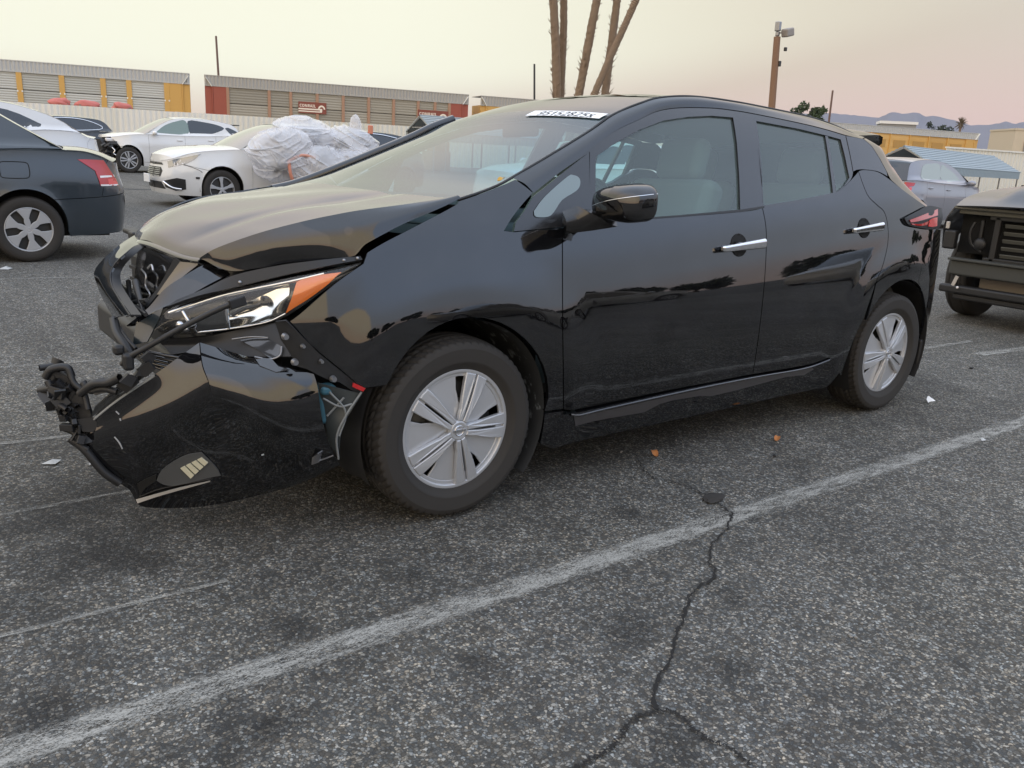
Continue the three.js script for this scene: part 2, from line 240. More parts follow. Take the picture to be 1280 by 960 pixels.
{
  const axis = (near0, near1, step, far) => { const a = []; for (let x = near0; x <= near1 + 1e-6; x += step) a.push(x); let s = step, x = near0; const lo = []; while (x > -far) { s *= 1.35; x -= s; lo.unshift(x); } s = step; x = near1; while (x < far) { s *= 1.35; x += s; a.push(x); } return [...lo, ...a]; };
  const xs = axis(-2.6, 4.6, 0.035, 2300), zs = axis(-1.2, 3.0, 0.035, 2300), pos = [], uv = [], col = [], idx = [];
  // stains: oil drips and darker rubbed patches of their own shape
  const spots = [[-0.02, 1.72, 0.10, 0.55], [0.55, 1.15, 0.07, 0.6], [-0.45, 1.62, 0.06, 0.6], [-1.02, 1.55, 0.09, 0.5], [-0.75, 1.28, 0.05, 0.5], [0.1, 2.0, 0.06, 0.5], [-1.25, 1.2, 0.16, 0.75], [-1.1, 0.55, 0.2, 0.7], [-0.9, 0.2, 0.3, 0.75], [0.4, 1.75, 0.05, 0.55], [1.55, 1.15, 0.09, 0.75], [-0.35, 1.15, 0.05, 0.6], [-1.35, 0.75, 0.15, 0.7], [0.92, 1.42, 0.035, 0.6]];
  for (const [px, py, r, k] of [[60, 895, 0.085, 0.45], [366, 780, 0.06, 0.5], [361, 895, 0.07, 0.5], [328, 912, 0.05, 0.55], [273, 955, 0.05, 0.55], [208, 944, 0.05, 0.55], [399, 840, 0.03, 0.5], [180, 704, 0.10, 0.55], [33, 660, 0.12, 0.6], [85, 625, 0.2, 0.62], [848, 927, 0.09, 0.55], [827, 718, 0.03, 0.45], [1198, 831, 0.04, 0.6], [1180, 640, 0.04, 0.6], [600, 820, 0.04, 0.6], [130, 690, 0.09, 0.62]]) { const p = atY(px, py, 0); spots.push([p.x, p.z, r, k]); }
  for (const z of zs) for (const x of xs) {
    pos.push(x, 0, z); uv.push(x / TILE + 0.13, z / TILE + 0.07);
    const big = fbm(x * 0.35, z * 0.35, 21), mid = fbm(x * 1.7 + 5, z * 1.7, 31), sm = fbm(x * 7, z * 7, 41), xs2 = fbm(x * 19, z * 19, 47, 2);
    let v = 0.98 + 0.42 * (big - 0.5) + 0.5 * (mid - 0.5) + 0.5 * (sm - 0.5) + 0.3 * (xs2 - 0.5);
    for (const [sx, sz, r, k] of spots) { const d = Math.hypot(x - sx, z - sz) / r * (0.45 + 0.6 * sm + 0.5 * xs2); v *= 1 - (1 - k) * sst(1.25, 0.45, d); }
    // the lane travelled beside the stall line is polished a little lighter; ground under the black car drawn darker
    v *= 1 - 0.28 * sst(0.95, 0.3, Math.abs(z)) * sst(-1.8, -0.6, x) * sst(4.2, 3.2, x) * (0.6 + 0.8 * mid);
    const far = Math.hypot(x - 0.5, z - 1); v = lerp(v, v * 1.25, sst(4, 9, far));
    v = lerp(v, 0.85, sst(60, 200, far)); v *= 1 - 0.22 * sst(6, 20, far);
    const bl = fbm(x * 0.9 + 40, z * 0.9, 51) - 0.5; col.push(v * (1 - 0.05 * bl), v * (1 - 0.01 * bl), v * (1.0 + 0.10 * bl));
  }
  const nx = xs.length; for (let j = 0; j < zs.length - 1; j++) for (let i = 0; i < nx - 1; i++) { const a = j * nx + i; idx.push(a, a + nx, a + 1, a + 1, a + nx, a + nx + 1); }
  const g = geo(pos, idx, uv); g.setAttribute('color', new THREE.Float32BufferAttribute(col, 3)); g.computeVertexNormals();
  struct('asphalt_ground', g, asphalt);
}
// worn stall lines, thin and broken by the stones below
const lineAlpha = (s, keep) => tex(1024, (i, j) => { const u = i / 1024, v = j / 128, e = sst(0.0, 0.3, v + 0.3 * (fbm(i / 5, j / 5, s) - 0.5)) * sst(1.0, 0.7, v + 0.3 * (fbm(i / 5, j / 5, s + 3) - 0.5)); const p = fbm(i / 26, j / 18, s + 5), q = hash(i, j, s + 9) * 0.45 + 0.55 * noise2(i / 2.2, j / 1.6, s + 11); return clamp((keep + 0.75 * (p - 0.5) - q) * 2.6, 0, 1) * e * 0.92; }, { m: 128 });
function stripe(a, b, w, mat, name, y = 0.004) { const d = b.clone().sub(a).setY(0), L = d.length(); d.normalize(); const n = V(-d.z, 0, d.x), pos = [], uv = [], idx = [], N = Math.ceil(L / 0.4); for (let i = 0; i <= N; i++) for (const s of [-1, 1]) { const p = a.clone().addScaledVector(d, L * i / N).addScaledVector(n, s * w / 2); pos.push(p.x, y, p.z); uv.push(L * i / N / 2.2, (s + 1) / 2); } for (let i = 0; i < N; i++) idx.push(2 * i, 2 * i + 1, 2 * i + 2, 2 * i + 1, 2 * i + 3, 2 * i + 2); return struct(name, geo(pos, idx, uv), mat); }
const linePaint = keep => new THREE.MeshStandardMaterial({ color: lin(0.37, 0.36, 0.325), roughness: 0.7, alphaMap: lineAlpha(Math.round(keep * 100), keep), transparent: true });
const LP1 = linePaint(0.72), LP2 = linePaint(0.56), LP3 = linePaint(0.52);
stripe(atY(-120, 985, 0), atY(1500, 455, 0), 0.125, LP1, 'stall_line');
stripe(atY(-60, 812, 0), atY(285, 727, 0), 0.028, LP2, 'paint_scrape', 0.005);
stripe(atY(-40, 560, 0), atY(110, 543, 0), 0.05, LP2, 'stall_line'); stripe(atY(-40, 652, 0), atY(165, 615, 0), 0.035, LP3, 'paint_scrape', 0.005);
stripe(atY(-30, 462, 0), atY(170, 448, 0), 0.05, LP3, 'stall_line'); stripe(atY(1222, 444, 0), atY(1330, 430, 0), 0.12, LP1, 'stall_line', 0.005); stripe(atY(1150, 437, 0), atY(1215, 427, 0), 0.07, LP2, 'stall_line', 0.006);
stripe(atY(-20, 350, 0), atY(140, 346, 0), 0.08, LP3, 'stall_line'); stripe(atY(60, 297, 0), atY(330, 283, 0), 0.12, LP2, 'stall_line', 0.006); stripe(atY(140, 236, 0), atY(330, 240, 0), 0.35, std([0.05, 0.05, 0.05], 0.9), 'repair_strip', 0.003);
// cracks: dark ragged grooves with crumbled edges
{
  const cm = std([0.012, 0.011, 0.010], 0.95);
  const crack = (pts, w0, w1, s) => { const P = resample(spl(pts.map(p => [...p, 0]).map(p => { const q = atY(p[0], p[1], 0); return [q.x, q.z]; }), 5), 160), pos = [], uv = [], idx = []; P.forEach((p, i) => { const a = P[Math.max(0, i - 1)], b = P[Math.min(159, i + 1)], l = Math.hypot(b[0] - a[0], b[1] - a[1]) || 1, n = [-(b[1] - a[1]) / l, (b[0] - a[0]) / l], w = lerp(w0, w1, i / 159) * (0.35 + 1.3 * noise2(i * 0.55, s, 3)), j = 0.012 * (noise2(i * 0.33, s, 5) - 0.5) + 0.006 * (hash(i, s, 8) - 0.5); for (const q of [-1, 1]) { pos.push(p[0] + n[0] * (j + q * w * (0.7 + 0.6 * hash(i, q + 3, s))), 0.0055, p[1] + n[1] * (j + q * w * (0.7 + 0.6 * hash(i, q + 3, s)))); uv.push(i / 20, q); } }); for (let i = 0; i < 159; i++) idx.push(2 * i, 2 * i + 1, 2 * i + 2, 2 * i + 1, 2 * i + 3, 2 * i + 2); struct('asphalt_crack', geo(pos, idx, uv), cm); };
  crack([[915, 643], [908, 662], [890, 684], [886, 702], [896, 714], [886, 728], [866, 742], [858, 758], [852, 778], [842, 804], [836, 828], [824, 850], [818, 872], [822, 890]], 0.0032, 0.0042, 1);
  crack([[822, 890], [800, 897], [782, 912], [766, 936], [740, 950], [715, 966]], 0.0036, 0.0045, 2); crack([[822, 890], [844, 892], [862, 908], [884, 926], [912, 938], [940, 958]], 0.0032, 0.004, 3);
  crack([[915, 643], [880, 655], [864, 658]], 0.002, 0.001, 4); crack([[915, 643], [885, 622], [850, 606], [812, 596], [795, 570]], 0.0035, 0.002, 5);
}
// loose bits on the ground
{
  const bits = (name, label, cat, list, m, f) => list.forEach(([px, py, lab, s, turn]) => { const p = atY(px, py, 0), t = thing(name, lab, cat, V(p.x, 0.006, p.z), turn); obj('piece', f(s), m, t); });
  const leaf = s => { const g = new THREE.PlaneGeometry(1, 0.6, 6, 4), p = g.attributes.position; for (let i = 0; i < p.count; i++) { const x = p.getX(i), y = p.getY(i) * (1 - 3.4 * x * x) ; p.setXYZ(i, x * s, 0.012 * s / 0.04 * (0.4 + Math.sin(x * 5) * 0.5 + y * y * 6), y * s); } g.computeVertexNormals(); return thicken(g, 0.0008); };
  const dry = std([0.42, 0.17, 0.055], 0.8);
  bits('dry_leaf', '', 'leaf', [[971, 551, 'curled orange dry leaf on the asphalt, the one closer to the rear wheel', 0.045, 0.4], [818, 570, 'curled orange dry leaf beside the crack under the front door', 0.05, 1.2]], dry, leaf);
  { const p = atZ(626, 230.5, 0.742); const t = thing('dry_leaf', 'small yellow-brown leaf caught at the corner of the windscreen of the black car', 'leaf', p.add(V(-0.01, 0.012, 0.012)), 0.3); obj('piece', leaf(0.035), std([0.5, 0.3, 0.06], 0.8), t); }
  bits('dark_lump', '', 'debris', [[893, 624, 'dark flattened lump of dirt on the stall line crack', 0.05, 0.2]], std([0.03, 0.027, 0.024], 0.95), s => { const g = new THREE.SphereGeometry(s, 20, 10), p = g.attributes.position; for (let i = 0; i < p.count; i++) p.setXYZ(i, p.getX(i) * (0.7 + 0.8 * noise2(i * 0.3, 2)), p.getY(i) * 0.1, p.getZ(i) * 0.6 * (0.7 + 0.7 * noise2(i * 0.2, 5))); g.computeVertexNormals(); return g; });
  bits('paper_scrap', '', 'litter', [[1157, 503, 'curled white scrap of paper behind the rear wheel', 0.05, 0.5]], M.paper, s => patch([[0, 1, 2, 3, 4].map(i => V((i - 2) * s * 0.35, 0.02 + 0.014 * Math.sin(i), 0.012 * i * i * 0.2)), [0, 1, 2, 3, 4].map(i => V((i - 2) * s * 0.35, 0.002, 0.012 + 0.012 * i * i * 0.2))], 10, 3, 0.0008));
  bits('plastic_shard', '', 'debris', [[66, 580, 'pale triangular plastic shard near the torn bumper', 0.028, 0.2], [115, 580, 'thin pale plastic sliver beside the torn bumper', 0.02, 1.3], [1228, 551, 'pale flat chip beyond the stall line on the right', 0.02, 0.6], [8, 337, 'small white scrap behind the slate sedan', 0.05, 0.3]], std([0.5, 0.5, 0.48], 0.6), s => new THREE.ConeGeometry(s, s * 0.5, 3).scale(1.5, 1, 0.8).translate(0, s * 0.25, 0));
  bits('dark_shard', '', 'debris', [[1214, 461, 'small black shard on the asphalt behind the black car', 0.03, 0.2], [968, 571, 'tiny black shard just below the orange leaf', 0.018, 0.8]], M.plastic, s => rbox(s, s * 0.4, s * 0.6, s * 0.1));
  const peb = []; for (let i = 0; i < 500; i++) { const x = -2 + 5.5 * rnd(), z = 0.6 + 2.2 * rnd(), s = 0.002 + 0.0035 * rnd(); const g = new THREE.IcosahedronGeometry(s, 0); g.scale(1.2, 0.7, 0.9); g.rotateY(rnd() * 3); peb.push(g.translate(x, s * 0.5, z)); } const pb = struct('loose_grit', peb.map(g => { const c = g.clone(); c.setIndex(Array.from({ length: c.attributes.position.count }, (_, i) => i)); return c; }), std([0.22, 0.21, 0.19], 0.9)); pb.userData = { kind: 'stuff', label: 'loose grit scattered over the asphalt', category: 'gravel' };
}
// ------------------------------------------------------------------ car bodies: the side as a surface F(s, y) round the plan of the car
function bodySurface(plan, off) {                            // plan: [s, x, z] from the nose round the side to the tail
  const s = plan.map(p => p[0]), X = pchip(s, plan.map(p => p[1])), Z = pchip(s, plan.map(p => p[2])), e = 0.002;
  return (u, y) => { const tx = X(u + e) - X(u - e), tz = Z(u + e) - Z(u - e), l = Math.hypot(tx, tz) || 1, o = off(u, y); return V(X(u) - tz / l * o, y, Z(u) + tx / l * o); };
}
function hitter(F) {                                         // photo pixel -> (s, y) on the body side
  return (px, py) => {
    const g = atZ(px, py, 0.84); let s = clamp(g.x, -1.2, 3.6), y = clamp(g.y, 0.1, 1.5);
    for (let it = 0; it < 40; it++) {
      const p = toPx(F(s, y)), e = 0.001, a = toPx(F(s + e, y)), b = toPx(F(s, y + e));
      const j00 = (a[0] - p[0]) / e, j10 = (a[1] - p[1]) / e, j01 = (b[0] - p[0]) / e, j11 = (b[1] - p[1]) / e, r0 = px - p[0], r1 = py - p[1], D = j00 * j11 - j01 * j10;
      s += clamp((r0 * j11 - j01 * r1) / D, -0.15, 0.15); y += clamp((j00 * r1 - r0 * j10) / D, -0.1, 0.1); s = clamp(s, -1.7, 4.0); y = clamp(y, 0.05, 1.55);
    }
    return [s, y];
  };
}
const heroOff = (() => {
  const p = pchip([0.1, 0.16, 0.22, 0.30, 0.40, 0.55, 0.70, 0.80, 0.90, 1.0, 1.07, 1.2, 1.32, 1.43, 1.5, 1.6], [-0.13, -0.075, -0.05, -0.03, -0.012, 0, -0.005, -0.017, -0.036, -0.064, -0.092, -0.15, -0.205, -0.265, -0.315, -0.42]);
  const rise = pchip([-0.6, 0.4, 1.3, 2.2, 3.0, 3.6], [-0.045, -0.035, 0.012, 0.068, 0.106, 0.116]);
  return (s, y) => {
    const yy = y - rise(s) * sst(0.62, 1.0, y); let o = p(yy);
    for (const c of [0, 2.7]) { const d = Math.hypot(s - c, y - 0.33), t = sst(c ? 0.62 : 0.66, 0.45, d); o += (c ? 0.011 : 0.017) * t * sst(1.0, 0.8, y); }
    return o;
  };
})();
const heroPlan = [[-1.75, -0.95, 0], [-1.4, -0.93, 0.34], [-1.12, -0.84, 0.575], [-0.86, -0.67, 0.735], [-0.6, -0.49, 0.815], [-0.3, -0.255, 0.855], [0, 0, 0.876], [0.5, 0.5, 0.886], [1.3, 1.3, 0.89], [2.2, 2.2, 0.89], [2.7, 2.7, 0.885], [3.0, 2.985, 0.862], [3.25, 3.205, 0.80], [3.48, 3.36, 0.675], [3.7, 3.44, 0.5], [4.2, 3.5, 0]];
const HF = bodySurface(heroPlan, heroOff), hit = hitter(HF);
const Q = (...pts) => pts.map(p => hit(p[0], p[1]));          // photo pixels -> body side outline
const QC = (...pts) => spl(pts, 4).map(p => hit(p[0], p[1])); // the same through a smooth curve
const hero = thing('black_hatchback', 'black five-door hatchback with crumpled nose and its front bumper torn off', 'car');
const far = (g, name, m, parent) => obj(name, mirrorZ(g), m, parent);
const PAN = (poly, o = {}) => panel(inset(poly, o.gap ?? 0.0022), HF, { cell: 0.035, ...o });
function both(name, g, m, parent = hero) { if (Array.isArray(g)) g = merge(g); if (!g.index) { g.setIndex(Array.from({ length: g.attributes.position.count }, (_, i) => i)); } far(g, name, m, parent); return obj(name, g, m, parent); }

// curves shared by neighbouring panels, in photo pixels
const beltF = [[703, 284], [742, 278], [850, 270.5], [930, 264], [953, 259.5]], beltR = [[953, 259.5], [1000, 252.5], [1035, 245], [1053, 235], [1066, 222], [1073, 214]];
const railLow = [[667, 241], [702, 213.5], [736.7, 186.6], [768.8, 163], [800, 148], [820, 138.5], [839, 134.3], [862.5, 133], [894, 133.8], [917, 136.6], [940.6, 140.5], [1000, 152.8], [1033, 161], [1058, 168.6], [1078, 173]];
const railTop = [[641, 222.5, 0.725], [667, 207, 0.705], [693.8, 191, 0.685], [740.6, 161.6, 0.645], [768.8, 141.8, 0.62], [800, 129, 0.605], [820, 122.2, 0.595], [847, 119.4, 0.59], [878, 120.3, 0.587], [925, 127, 0.58], [956, 133, 0.575], [1000, 142, 0.565], [1023, 148, 0.56], [1047, 156.7, 0.55], [1065.6, 165.3, 0.535], [1080, 172, 0.52]];
const railTop3 = spl(railTop, 4).map(p => atZ(p[0], p[1], p[2]));
const railLow3 = spl(railLow, 4).map(p => HF(...hit(p[0], p[1])));
const gapF = [[703, 284], [703, 340], [703.5, 420], [704.5, 512]];                     // fender / front door
const gapB = [[953, 259.5], [957.5, 285], [957.5, 320], [954, 370], [947.5, 425], [941, 468]]; // front door / rear door
const gapR = [[1073, 214], [1084, 243], [1096, 256], [1105, 264.5], [1109.4, 280], [1110, 302], [1104, 330], [1096, 350]]; // rear door / quarter
const archF = (a0, a1) => arc(0, 0.335, 0.372, a0, a1, 20), archR = (a0, a1) => arc(2.7, 0.335, 0.372, a0, a1, 20);

// side panels ---------------------------------------------------------------
{
  const gapHood = [[459, 315], [480, 302.5], [509, 287.5], [556, 263], [573.5, 253]];
  const poly = [...QC([454, 329], [418, 354.5], [374, 392.5], [357, 404]), ...QC([362, 408], [398, 440], [430, 466], [453, 486]).slice(0), ...archF(152, 8), ...Q([680, 514.5], [704.5, 511.5]), ...QC(...gapF.slice().reverse()).slice(1), ...Q([690, 285.3], [643, 289.5], [631, 288]), ...QC([631, 288], [641, 272], [655, 254], [667, 241]).slice(1), ...QC([667, 241], [656, 232], [644, 223.5]).slice(1), ...QC([644, 223.5], [628, 230.5], [600, 241.5], [574, 249]).slice(1), ...QC(...gapHood.slice().reverse()).slice(1)];
  both('front_fender', PAN(poly, { skirt: 0.016 }), M.black);
}
const dF = both('front_door', PAN([...QC(...beltF), ...QC(...gapB).slice(1), ...Q([860, 483.5], [715, 513.5])].concat(QC(...gapF.slice().reverse()).slice(0, -1)), { skirt: 0.014 }), M.black);
const dR = both('rear_door', PAN([...QC(...beltR), ...QC(...gapR).slice(1), ...archR(150, 196).map(p => [p[0] - 0.035, p[1]]), ...QC([1036, 447], [1022, 452.5], [1004, 457.5], [941, 468]), ...QC(...gapB.slice().reverse()).slice(1, -1)], { skirt: 0.014 }), M.black);
{
  const poly = [...QC([1074.5, 213], [1081, 212], [1097, 214.5], [1112, 224], [1130, 238], [1157, 257.5]), ...QC([1145, 264], [1128, 274], [1133, 281.5], [1166, 285.5]), ...Q([1160, 300], [1153, 330], [1148, 352]), ...archR(50, 150).slice(0), ...QC(...gapR.slice().reverse())];
  both('rear_quarter', PAN(poly, { skirt: 0.014 }), M.black);
}
{ // rear bumper wraps the corner and closes the tail
  const lampBottom = Q([1166, 285.5], [1160, 300], [1153, 330], [1148, 352]);
  const poly = [...lampBottom, ...archR(50, -18), [3.2, 0.215], [3.6, 0.2], [4.2, 0.22], [4.2, 0.62], [3.75, 0.66], [3.42, 0.87], [3.3, 0.935]];
  both('rear_bumper', panel(poly, HF, { cell: 0.04, skirt: 0.012, out: V(0.6, 0, 0.8) }), M.black);
}
{ // sill below the doors with a bright ledge on top
  const top = [...QC([680, 516], [704.5, 513], [716, 515.5], [860, 485], [941, 469.5], [1004, 459], [1036, 449])];
  const poly = [...top, [2.29, 0.29], [2.22, 0.185], [0.45, 0.165], [0.375, 0.20]];
  both('side_sill', panel(inset(poly, 0.002), HF, { cell: 0.035, lift: 0.004, skirt: 0.02 }), M.black);
  both('sill_pale_strip', panel(Q([716, 520], [760, 511.5], [840, 493.5], [934, 473.5], [1012, 457.5], [1016, 461], [1004, 468], [981, 470.5], [918, 487.5], [887, 494.5], [874, 494], [840, 499.5], [824, 504], [804, 514.5], [760, 522], [718, 531.5]), HF, { cell: 0.03, lift: 0.0055, skirt: 0 }), phys([0.05, 0.047, 0.049], 0.3, { clearcoat: 0.5 }));  // irregular paler, glossy sheet laid along the sill
  const L = resample(QC([712, 516.5], [722, 517.5], [760, 508.5], [860, 486.5], [941, 470.5], [1004, 459.5], [1036, 448.5]), 40).map(([s, y]) => HF(s, y).add(V(0, -0.004, 0.006)));
  both('sill_ledge', tube(L, 0.005, 60, 6), phys([0.02, 0.02, 0.022], 0.15, { clearcoat: 1 }));
}
// roof rails, roof, glass ---------------------------------------------------
{
  const A = resample(railLow3.map(p => p.toArray()), 49).map(a => V(...a)), B = resample(railTop3.map(p => p.toArray()), 49).map(a => V(...a));
  const mid = A.map((a, i) => a.clone().lerp(B[i], 0.5).add(V(0, 0.007, 0.007)));
  both('roof_rail', patch([A, mid, B], 80, 10, 0), M.black);
}
const iRoof = 16, ws = railTop3.slice(0, iRoof + 1), rf = railTop3.slice(iRoof);
obj('roof', across(rf, (k, t) => [-0.05 * (1 - k * k) * (1 - t), 0.03 * (1 - k * k), 0], 28, 50), M.black, hero);
const wsBulge = (k, t) => [lerp(-0.17, -0.05, t) * (1 - k * k), lerp(0.0, 0.03, t) * (1 - k * k), 0];
const wsBase = [[574, 250, 0.775], [600, 241.5, 0.765], [625, 231.5, 0.745]].map(p => atZ(...p));
const windshield = obj('windshield', across([...wsBase, ...ws], wsBulge, 28, 50), M.glassDust, hero);
{ const e = railTop3.slice(0, iRoof + 3); const f = e.map(p => V(p.x - 0.012, p.y + 0.006, -p.z + 0.01)); obj('pillar_trim', tube([V(0.02, 1.07, -0.765), V(0.12, 1.095, -0.75), ...f.filter((_, i) => i % 3 === 0)], 0.022, 60, 8), M.plasticGloss, windshield); obj('pillar_trim', tube([...wsBase, ...railTop3.filter((_, i) => i % 3 === 0)].map(p => p.clone().add(V(-0.003, 0.001, -0.004))), 0.005, 120, 6), M.plastic, windshield); }
{ // the stock number written on a white strip inside the top of the glass
  const c = document.createElement('canvas'); c.width = 512; c.height = 72; const x = c.getContext('2d'); x.fillStyle = '#eef1f2'; x.fillRect(0, 0, 512, 72); x.fillStyle = '#30363c'; x.font = 'bold 78px sans-serif'; x.textAlign = 'center'; x.textBaseline = 'middle'; x.fillText('95152825x', 268, 40, 430);
  const t = new THREE.CanvasTexture(c); t.colorSpace = THREE.SRGBColorSpace; t.flipY = true;
  const E = resample([...wsBase, ...ws].map(p => p.toArray()), 101), at = (t, z) => { const i = clamp(t, 0, 1) * 100, a = Math.floor(i), f = i - a, e = E[a].map((v, q) => lerp(v, E[Math.min(100, a + 1)][q], f)), k = z / e[2], b = wsBulge(k, t); return V(e[0] + b[0], e[1] + b[1], z); };
  const rows = []; for (const tt of [0.988, 0.962, 0.932]) rows.push(Array.from({ length: 9 }, (_, i) => at(tt, lerp(0.20, 0.60, i / 8)).add(V(-0.004, 0.004, 0))));
  const g = patch(rows, 24, 4, 0); { const u = g.attributes.uv; for (let i = 0; i < u.count; i++) u.setY(i, 1 - u.getY(i)); } obj('stock_number_sticker', g, new THREE.MeshStandardMaterial({ map: t, roughness: 0.6, side: THREE.DoubleSide }), windshield);
}
// black trim and panes of the doors
const GL = (poly, o = {}) => panel(poly, HF, { cell: 0.05, skirt: 0, lift: -0.012, ...o });
{
  const glassF = [[745, 277], [745, 240], [745.5, 195], [770, 178], [800, 161], [830, 149.5], [860, 144.8], [890, 143.3], [917, 145.6], [921.5, 175], [924.5, 215], [926, 262.5], [850, 269.5]];
  const gF = Q(...glassF);
  const frame = [...QC(...railLow.slice(1, 11)), ...Q([948, 180], [952, 225], [955, 259])].concat(Q([926, 264], [926, 262.5], [924.5, 215], [921.5, 175], [917, 145.6], [890, 143.3], [860, 144.8], [830, 149.5], [800, 161], [770, 178], [745.5, 195], [745, 240], [745, 277.5], [738, 279], [738, 240], [738, 189]));
  both('window_frame', panel(frame, HF, { cell: 0.03, skirt: 0.016, lift: -0.003 }), M.blackTrim, dF);
  both('window_pane', GL(gF), M.glass, dF);
  const tri = Q([703, 283.5], [643, 289], [645, 278], [657, 262], [667, 245], [702, 217], [737, 189.5], [738, 279]);
  const hole = spl([[667.3, 264], [669.5, 271], [685, 271], [693, 264], [702.5, 250], [719.7, 239], [725, 231], [724, 222.6], [716.6, 218.8], [708.8, 221], [680.6, 246], [667.3, 264]], 3).map(p => hit(...p));
  both('quarter_light_frame', panel(tri, HF, { cell: 0.03, skirt: 0.014, lift: -0.002 }), M.blackTrim, dF);
  both('quarter_light', panel(hole, HF, { cell: 0.03, skirt: 0.0, lift: 0.001 }), phys([0.16, 0.21, 0.215], 0.03, { clearcoat: 1, clearcoatRoughness: 0.02 }), dF);
  both('belt_strip', panel(Q([745, 276.5], [850, 269], [926, 262], [955, 257.5], [955, 260], [930, 264.7], [850, 271.2], [745, 278.6]), HF, { cell: 0.04, skirt: 0.008, lift: 0.002 }), M.plastic, dF);
}
{
  const frame = [...Q([953, 260], [953, 225], [948, 180]), ...QC([940.6, 140.5], [1000, 152.8], [1033, 161], [1058, 168.6]), ...QC([1058, 168.6], [1063, 190], [1067, 212], [1063, 226], [1050, 238], [1035, 246], [1000, 253.5], [953.2, 260]).slice(1)].concat(Q([955, 256.5], [1000, 249.5], [1043, 240.5], [1046.5, 239.5], [1056, 232], [1062.5, 221.6], [1057, 195], [1051.6, 173.5], [1035.5, 169], [1000, 160.3], [946, 150], [952, 200], [955, 256]));
  both('window_frame', panel(frame, HF, { cell: 0.03, skirt: 0.016, lift: -0.003 }), M.blackTrim, dR);
  both('window_pane', GL(Q([946, 150], [1000, 160.3], [1033, 168.4], [1037.5, 185.6], [1042.5, 238], [1043, 240.5], [1000, 249.5], [955, 256.5], [952, 200])), M.glass, dR);
  both('window_bar', panel(Q([1032.5, 168], [1036, 169], [1041, 200], [1046.5, 240], [1042.5, 241], [1037.5, 200]), HF, { cell: 0.05, skirt: 0.012, lift: -0.005 }), M.blackTrim, dR);
  both('quarter_light', GL(Q([1035.5, 169], [1051.6, 173.5], [1057, 195], [1062.5, 221.6], [1056, 232], [1046.5, 239.5], [1043, 205])), M.glass, dR);
}
{
  const cp = [...QC([1058, 169.5], [1063, 192], [1067, 214]), ...QC([1071, 212], [1080, 211.5], [1097, 213.8], [1109.5, 220]), ...QC([1108.5, 214], [1100, 198], [1090, 182], [1079.5, 173])];
  both('rear_pillar', panel(cp, HF, { cell: 0.03, skirt: 0.012, lift: -0.001 }), M.blackTrim);
}
{ // tailgate: upper glass and spoiler, lower skin
  const near = [[1080, 172, 0.52], [1090, 176, 0.555], [1101.6, 183.5, 0.575], [1110, 199, 0.6], [1122, 217, 0.635], [1131, 229.5, 0.655], [1156, 257, 0.70]].map(p => atZ(...p));
  { const A = resample([[1079.5, 173], [1090, 182], [1100, 198], [1108.5, 214], [1113, 224], [1130, 239], [1157, 258]].map(q => HF(...hit(...q)).toArray()), 30).map(a => V(...a)), B = resample(spl(near.map(p => p.toArray()), 4), 30).map(a => V(...a)); obj('tailgate_edge', patch([A, A.map((a, i) => a.clone().lerp(B[i], 0.5).add(V(0.008, 0.002, 0.008))), B], 40, 6, 0), M.black, hero); }
  obj('tailgate', across(near, (k, t) => [0.11 * (1 - k * k) * (0.4 + t), 0.03 * (1 - k * k) * (1 - t), 0], 24, 30, 0.01), M.blackTrim, hero);
  const lower = [near[near.length - 1], V(3.33, 0.92, 0.66), V(3.42, 0.8, 0.62), V(3.44, 0.68, 0.58)];
  obj('tailgate_skin', across(lower, (k, t) => [0.07 * (1 - k * k), 0, 0], 24, 16, 0.01), M.black, hero);
  obj('rear_spoiler', across([atZ(1062, 164, 0.5), atZ(1074, 167.5, 0.5), V(2.98, 1.43, 0.47), V(3.05, 1.39, 0.44)], (k, t) => [0.05 * (1 - k * k), 0.055 * (1 - k * k), 0], 18, 8, 0.02), M.black, hero);
}
